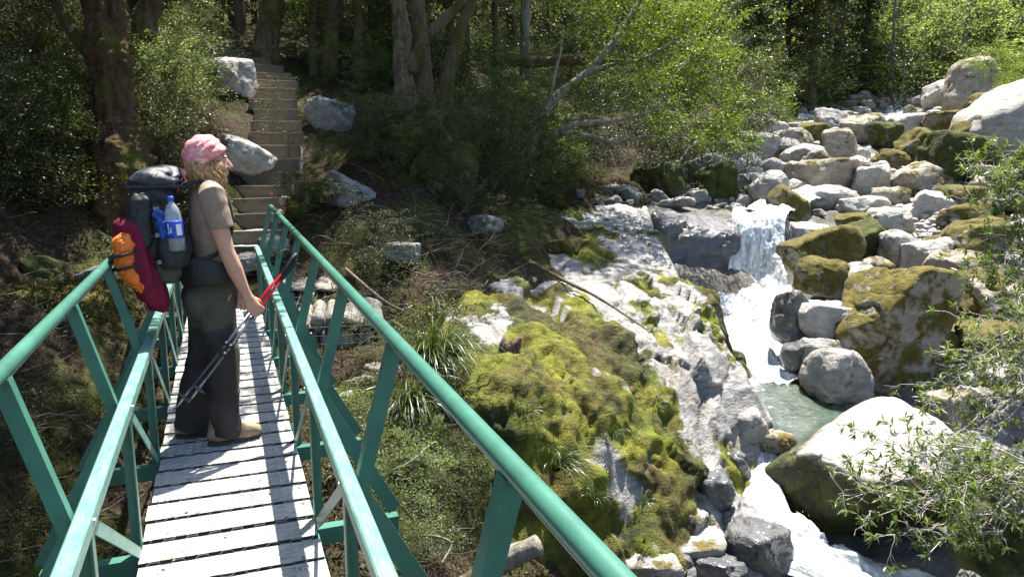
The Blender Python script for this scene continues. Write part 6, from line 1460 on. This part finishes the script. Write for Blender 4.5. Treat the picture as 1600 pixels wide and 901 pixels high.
MB().bar((-.40, -.17, 1.428), (-.13, -.17, 1.428), .006, .014, (0, 0, 1)).build('zip', M['strap'], lid)
s = MB(); s.loft(np.array([sring((x, -.178, z), a, b_, e=2.5) for x, z, a, b_ in ((-.185, .985, .06, .03), (-.185, 1.01, .082, .05), (-.185, 1.08, .088, .058), (-.185, 1.15, .082, .055), (-.185, 1.165, .075, .045))]))
add('side_pocket', remesh(s, .007, 3, fab(.006, 25, 9)), M['black'], pack)
s = MB(); s.loft(np.array([sring((x, -.165, z), a, b_, e=2.5) for x, z, a, b_ in ((-.345, 1.10, .04, .025), (-.345, 1.13, .058, .045), (-.34, 1.25, .062, .05), (-.335, 1.36, .056, .045), (-.33, 1.40, .035, .025))]))
add('wing_pocket', remesh(s, .007, 3, fab(.007, 29, 9)), M['black'], pack)
for s_ in (-1, 1):
    UN = lambda A: (np.array(A) - np.array([-.125, 0, 1.25])) / KS + np.array([-.125, 0, 1.25])
    s = MB(); P = catmull(UN([ln(q) for q in ((-.145, s_ * .09, 1.40), (-.08, s_ * .10, 1.435), (-.005, s_ * .11, 1.432), (.065, s_ * .115, 1.36), (.097, s_ * .118, 1.25), (.085, s_ * .135, 1.15), (.038, s_ * .162, 1.08), (-.05, s_ * .178, 1.04), (-.14, s_ * .15, 1.02))]), 6)
    rr = []
    for k, p in enumerate(P):
        d = unit(P[min(k + 1, len(P) - 1)] - P[max(k - 1, 0)]); y_ = np.array([.25 * 0, 1., 0]); n_ = unit(np.cross(d, y_)); w_ = .030 if k < 28 else .013
        rr.append(np.array([p + y_ * a_ * w_ + n_ * b_ * .010 for a_, b_ in ((-1, -.6), (-.6, -1), (.6, -1), (1, -.6), (1, .6), (.6, 1), (-.6, 1), (-1, .6))]))
    s.loft(np.array(rr)); add('shoulder_strap', s.mesh('shoulder_strap', True), M['black'], pack, loc=(.0078 * 0, 0, 0))
    s = MB(); P = catmull(UN([(-.15, s_ * .10, .985), (-.09, s_ * .165, .975), (.0, s_ * .195, .965), (.082, s_ * .172, .955), (.130, s_ * .10, .945), (.143, s_ * .02, .942)]), 6); rr = []
    for k, p in enumerate(P):
        d = unit(P[min(k + 1, len(P) - 1)] - P[max(k - 1, 0)]); n_ = unit(np.cross(d, [0, 0, 1.])); u = k / (len(P) - 1); hh = .075 * (1 - u) ** .7 + .016
        rr.append(np.array([p + np.array([0, 0, 1.]) * a_ * hh + n_ * b_ * .011 for a_, b_ in ((-1, -.5), (-.8, -1), (.8, -1), (1, -.5), (1, .5), (.8, 1), (-.8, 1), (-1, .5))]))
    s.loft(np.array(rr)); add('hip_belt', s.mesh('hip_belt', True), M['black'], pack)
for z0_, z1_ in ((1.33, 1.30), (1.19, 1.16), (1.02, 1.03)):
    P = catmull(np.array([(-.14, -.19, z0_), (-.24, -.196, (z0_ + z1_) / 2), (-.345, -.2, z1_), (-.40, -.15, z1_)]), 5)
    o = MB().tube(P, .006, 6).build('compression_strap', M['strap'], pack, True)
    MB().box(P[6] + np.array([0, -.008, 0]), (.028, .008, .022)).build('buckle', M['buckle'], o)
MB().tube(catmull(np.array([(-.15, -.05, 1.44), (-.125, 0, 1.475), (-.15, .05, 1.44)]), 5), .007, 6).build('haul_loop', M['strap'], pack, True)
# blue cloth stuffed behind the bottle
s = MB(); s.caps([(-.225, -.20, 1.15), (-.235, -.205, 1.22), (-.262, -.2, 1.30)], [.026, .030, .016], 12); s.ell((-.245, -.20, 1.285), (.038, .02, .026), 3)
o = add('cloth', remesh(s, .006, 2, fab(.013, 31, 20)), M['blue']); tag(place(o), 'crumpled blue cloth tucked beside the water bottle', 'cloth')
# water bottle
bot = tag(place(empty('water_bottle')), 'clear plastic water bottle with blue cap and blue label in the pack pocket', 'water bottle')
t = NT('clear_plastic'); c = t.coord()
gl = t.bsdf((.80, .85, .88), .12, None, .6, Alpha=.26); M['pet'] = t.done(gl)
bx, by, bz = -.172, -.222, 1.085
prof = [(0, .030), (.006, .041), (.05, .0425), (.09, .041), (.11, .0425), (.17, .0425), (.185, .0405), (.20, .040), (.225, .034), (.245, .023), (.258, .0145), (.272, .0135)]
def lathe(pr, n=24, c0=(0, 0, 0)):
    q = np.arange(n) * 2 * math.pi / n; return np.array([np.array(c0)[None] + np.column_stack([r_ * np.cos(q), r_ * np.sin(q), np.full(n, z)]) for z, r_ in pr])
tl = np.array([[1, 0, .06], [0, 1, 0], [-.06, 0, 1]])
def bput(pr, name, m, par=bot): o = MB().loft(lathe(pr) @ tl + np.array([bx, by, bz])).build(name, m, par, True); return o
bput(prof, 'bottle', M['pet'])
bput([(.0715, .0432), (.0725, .0437), (.160, .0437), (.161, .0432)], 'label_band', simple('bottle_label', (.012, .06, .42), .35, .1, 30, 0, 60, .5))
bput([(.268, .0155), (.270, .0165), (.290, .0165), (.2925, .0145)], 'cap', simple('blue_cap', (.01, .09, .50), .35, .05))
wl = MB(); q0 = np.array([bx, by, bz])
pan = simple('label_white', (.75, .77, .8), .5, .03)
for (a0, a1, z0_, z1_, nm) in [(-1.45, -.75, .085, .145, 'panel')]:
    aa = np.linspace(a0, a1, 8); V = np.concatenate([np.column_stack([.0443 * np.cos(aa), .0443 * np.sin(aa), np.full(8, z)]) for z in (z0_, z1_)]) @ tl + q0
    j = np.arange(7); o = add('label_panel', mesh_np('label_panel', V, [np.stack([j, j + 1, j + 9, j + 8], 1)]), pan, bot)
def script_mark(pts, par):   # the two looping letters seen at the label's edge
    P = np.array([np.array([.0446 * math.cos(a), .0446 * math.sin(a), z]) for a, z in pts]) @ tl + q0
    MB().tube(catmull(P, 5), .0016, 5).build('lettering', pan, par, True)
script_mark([(-2.45, .130), (-2.38, .150), (-2.34, .140), (-2.40, .112), (-2.34, .100), (-2.26, .108)], bot)
script_mark([(-2.05, .126), (-2.13, .130), (-2.18, .116), (-2.14, .102), (-2.06, .108), (-2.04, .126), (-2.03, .108), (-1.97, .102)], bot)
script_mark([(-2.62, .10), (-2.50, .096), (-2.40, .094)], bot)
# maroon jacket hanging over the back of the pack, and the orange bag strapped over it
s = MB(); rr = []
for (x, y, z, a, b_) in ((-.385, -.05, 1.245, .05, .12), (-.39, -.06, 1.225, .075, .15), (-.385, -.08, 1.12, .085, .165), (-.37, -.09, 1.02, .088, .165), (-.345, -.10, .94, .088, .16), (-.315, -.11, .87, .085, .15), (-.295, -.12, .80, .065, .125), (-.285, -.12, .755, .045, .10)):
    rr.append(sring((x, y, z), a, b_, 26, 2.6))
s.loft(np.array(rr))
def drape(V, N): return N * (.016 * fbm(V * np.array([10, 10, 3]), 41, 3) + .010 * np.sin(V[:, 0] * 60 + V[:, 1] * 34 + 3 * fbm(V * 4, 43, 2)))[:, None]
o = add('jacket', remesh(s, .009, 3, drape), M['maroon']); tag(place(o), 'maroon jacket draped over the back of the backpack', 'jacket')
s = MB(); P = catmull(np.array([(-.425, -.205, 1.165), (-.435, -.215, 1.11), (-.43, -.22, 1.04), (-.415, -.22, .975), (-.375, -.22, .92), (-.345, -.215, .885)]), 4)
s.caps(P, np.array([.040, .050, .055, .056, .055, .053, .050, .050, .051, .050, .048, .048, .048, .046, .042, .036, .034, .038, .042, .036, .02])[:len(P)], 18)
obag = tag(place(empty('stuff_sack')), 'crumpled orange nylon bag strapped behind the maroon jacket', 'stuff sack')
add('sack', remesh(s, .006, 2, lambda V, N: N * (.009 * fbm(V * 12, 51, 3) - .010 * np.exp(-(np.abs(fbm(V * 17, 57, 3)) / .09) ** 2) + .003 * np.sin(V[:, 2] * 120 + 12 * fbm(V * 9, 53, 2)))[:, None]), M['orange'], obag)
for z_, x_ in ((1.085, -.434), (1.015, -.424)):
    q = np.arange(25) * 2 * math.pi / 24; MB().tube(np.column_stack([x_ + .066 * np.cos(q), -.218 + .066 * np.sin(q), z_ + .014 * np.cos(q)]), .0085, 6, cap=False).build('strap', M['strap'], obag, True)
# trekking poles
KS = 1.0
t = NT('red_pole'); c = t.coord(); M['redpole'] = t.done(t.bsdf((.55, .012, .03), .25, None, .6, .3))
M['polegrey'] = simple('grey_pole', (.26, .27, .31), .28, .1, 30, 0, 60, .6, .6)
def pole(label, off, ln_g, ln_t, sd):
    e = tag(place(empty('trekking_pole')), label, 'trekking pole'); c0 = HC + Wd * .022 + np.array([0, .022, 0]) + off
    d = unit(U + np.array([0, sd * .03, 0])); g = c0 + d * ln_g; tp = c0 - d * ln_t
    MB().tube([c0 + d * .0 - d * .03, g - d * .12], .0092, 12).build('upper_shaft', M['redpole'], e, True)
    MB().tube([tp + d * .13, c0 - d * .26, c0 - d * .26, c0 - d * .03], [.0058, .0058, .0072, .0072], 12).build('lower_shaft', M['polegrey'], e, True)
    MB().tube([tp, tp + d * .03, tp + d * .031, tp + d * .14], [.0025, .004, .0062, .0068], 10).build('tip', M['polegrey'], e, True)
    gs = [.0125, .0150, .0140, .0155, .0145, .0165, .0185, .013]; MB().caps([g - d * (.125 - .018 * k) for k in range(8)], gs, 14).build('grip', M['black'], e, True)
    q = np.linspace(0, 1, 22); a = q * 2 * math.pi
    side = np.array([.78, 0, -.62]) * (1 if sd > 0 else -1)
    Lp = g - d * .02 + side * (.045 * (1 - np.cos(a)))[:, None] + d * (.040 * np.sin(a))[:, None] - np.array([0, 0, 1]) * (.02 * np.sin(a / 2))[:, None]
    rr = [np.array([p + np.array([0, y_, 0]) + side * x_ for x_, y_ in ((-.0012, -.009), (.0012, -.009), (.0012, .009), (-.0012, .009))]) for p in Lp]
    MB().loft(np.array(rr)).build('wrist_strap', M['strap'], e, True)
    k = tp + d * .085; ax = unit(np.cross(d, [0, 1., 0])); rg = []
    for u_, r_ in ((-.006, .012), (-.003, .036), (.003, .038), (.009, .013)):
        qq = np.arange(20) * 2 * math.pi / 20; rg.append(k + d * u_ + ax * r_ * np.cos(qq)[:, None] + np.array([0, 1., 0]) * r_ * np.sin(qq)[:, None])
    MB().loft(np.array(rg)).build('basket', simple('basket_plastic', (.06, .055, .05), .5, .1), e, True)
    for kk in (.24, .29): MB().tube([c0 - d * (kk - .012), c0 - d * (kk + .012)], .0098, 12).build('lock', M['black'], e, True)
pole('red and grey trekking pole with the higher grip, its tip farther left', Wd * -.010 + np.array([0, .004, 0]), .37, .66, -1)
pole('red and grey trekking pole with the lower grip and loop hanging right', Wd * .012 + np.array([0, -.004, 0]), .345, .59, 1)
# ------------------------------------------------------------------ camera, sun, sky
cam = bpy.data.cameras.new('camera'); co = bpy.data.objects.new('camera', cam); COL.objects.link(co)
cam.sensor_width = 36; cam.lens = 36 * FPX / 1600; cam.clip_end = 500; cam.clip_start = .05
rot = Matrix((RT, UP, -FW)).transposed(); co.matrix_world = Matrix.Translation(EYE) @ rot.to_4x4()
S.camera = co
sd_ = Vector((.24, .33, 1.0)).normalized()
el = math.asin(sd_.z); az = math.atan2(sd_.x, sd_.y)
sl = bpy.data.lights.new('sun', 'SUN'); sl.energy = 5.0; sl.angle = R(.53); sl.color = (1, .955, .88)
so = bpy.data.objects.new('sun', sl); COL.objects.link(so); so.rotation_euler = (-sd_).to_track_quat('-Z', 'Y').to_euler(); so.location = (0, 0, 30)
w = bpy.data.worlds.new('World'); S.world = w; w.use_nodes = True
nt_ = w.node_tree; bg = nt_.nodes['Background']; sk = nt_.nodes.new('ShaderNodeTexSky'); sk.sky_type = 'NISHITA'; sk.sun_disc = False
sk.sun_elevation = el; sk.sun_rotation = az; nt_.links.new(sk.outputs[0], bg.inputs[0]); bg.inputs[1].default_value = .095
S.view_settings.view_transform = 'Standard'; S.view_settings.look = 'None'; S.view_settings.gamma = 1; S.view_settings.use_curve_mapping = False
S.view_settings.exposure = 1.75
S.cycles.max_bounces = 6; S.cycles.diffuse_bounces = 3; S.cycles.glossy_bounces = 3; S.cycles.transmission_bounces = 5; S.cycles.transparent_max_bounces = 4
S.cycles.sample_clamp_indirect = 6; S.cycles.caustics_reflective = False; S.cycles.caustics_refractive = False; S.cycles.blur_glossy = .5
S.cycles.use_denoising = True
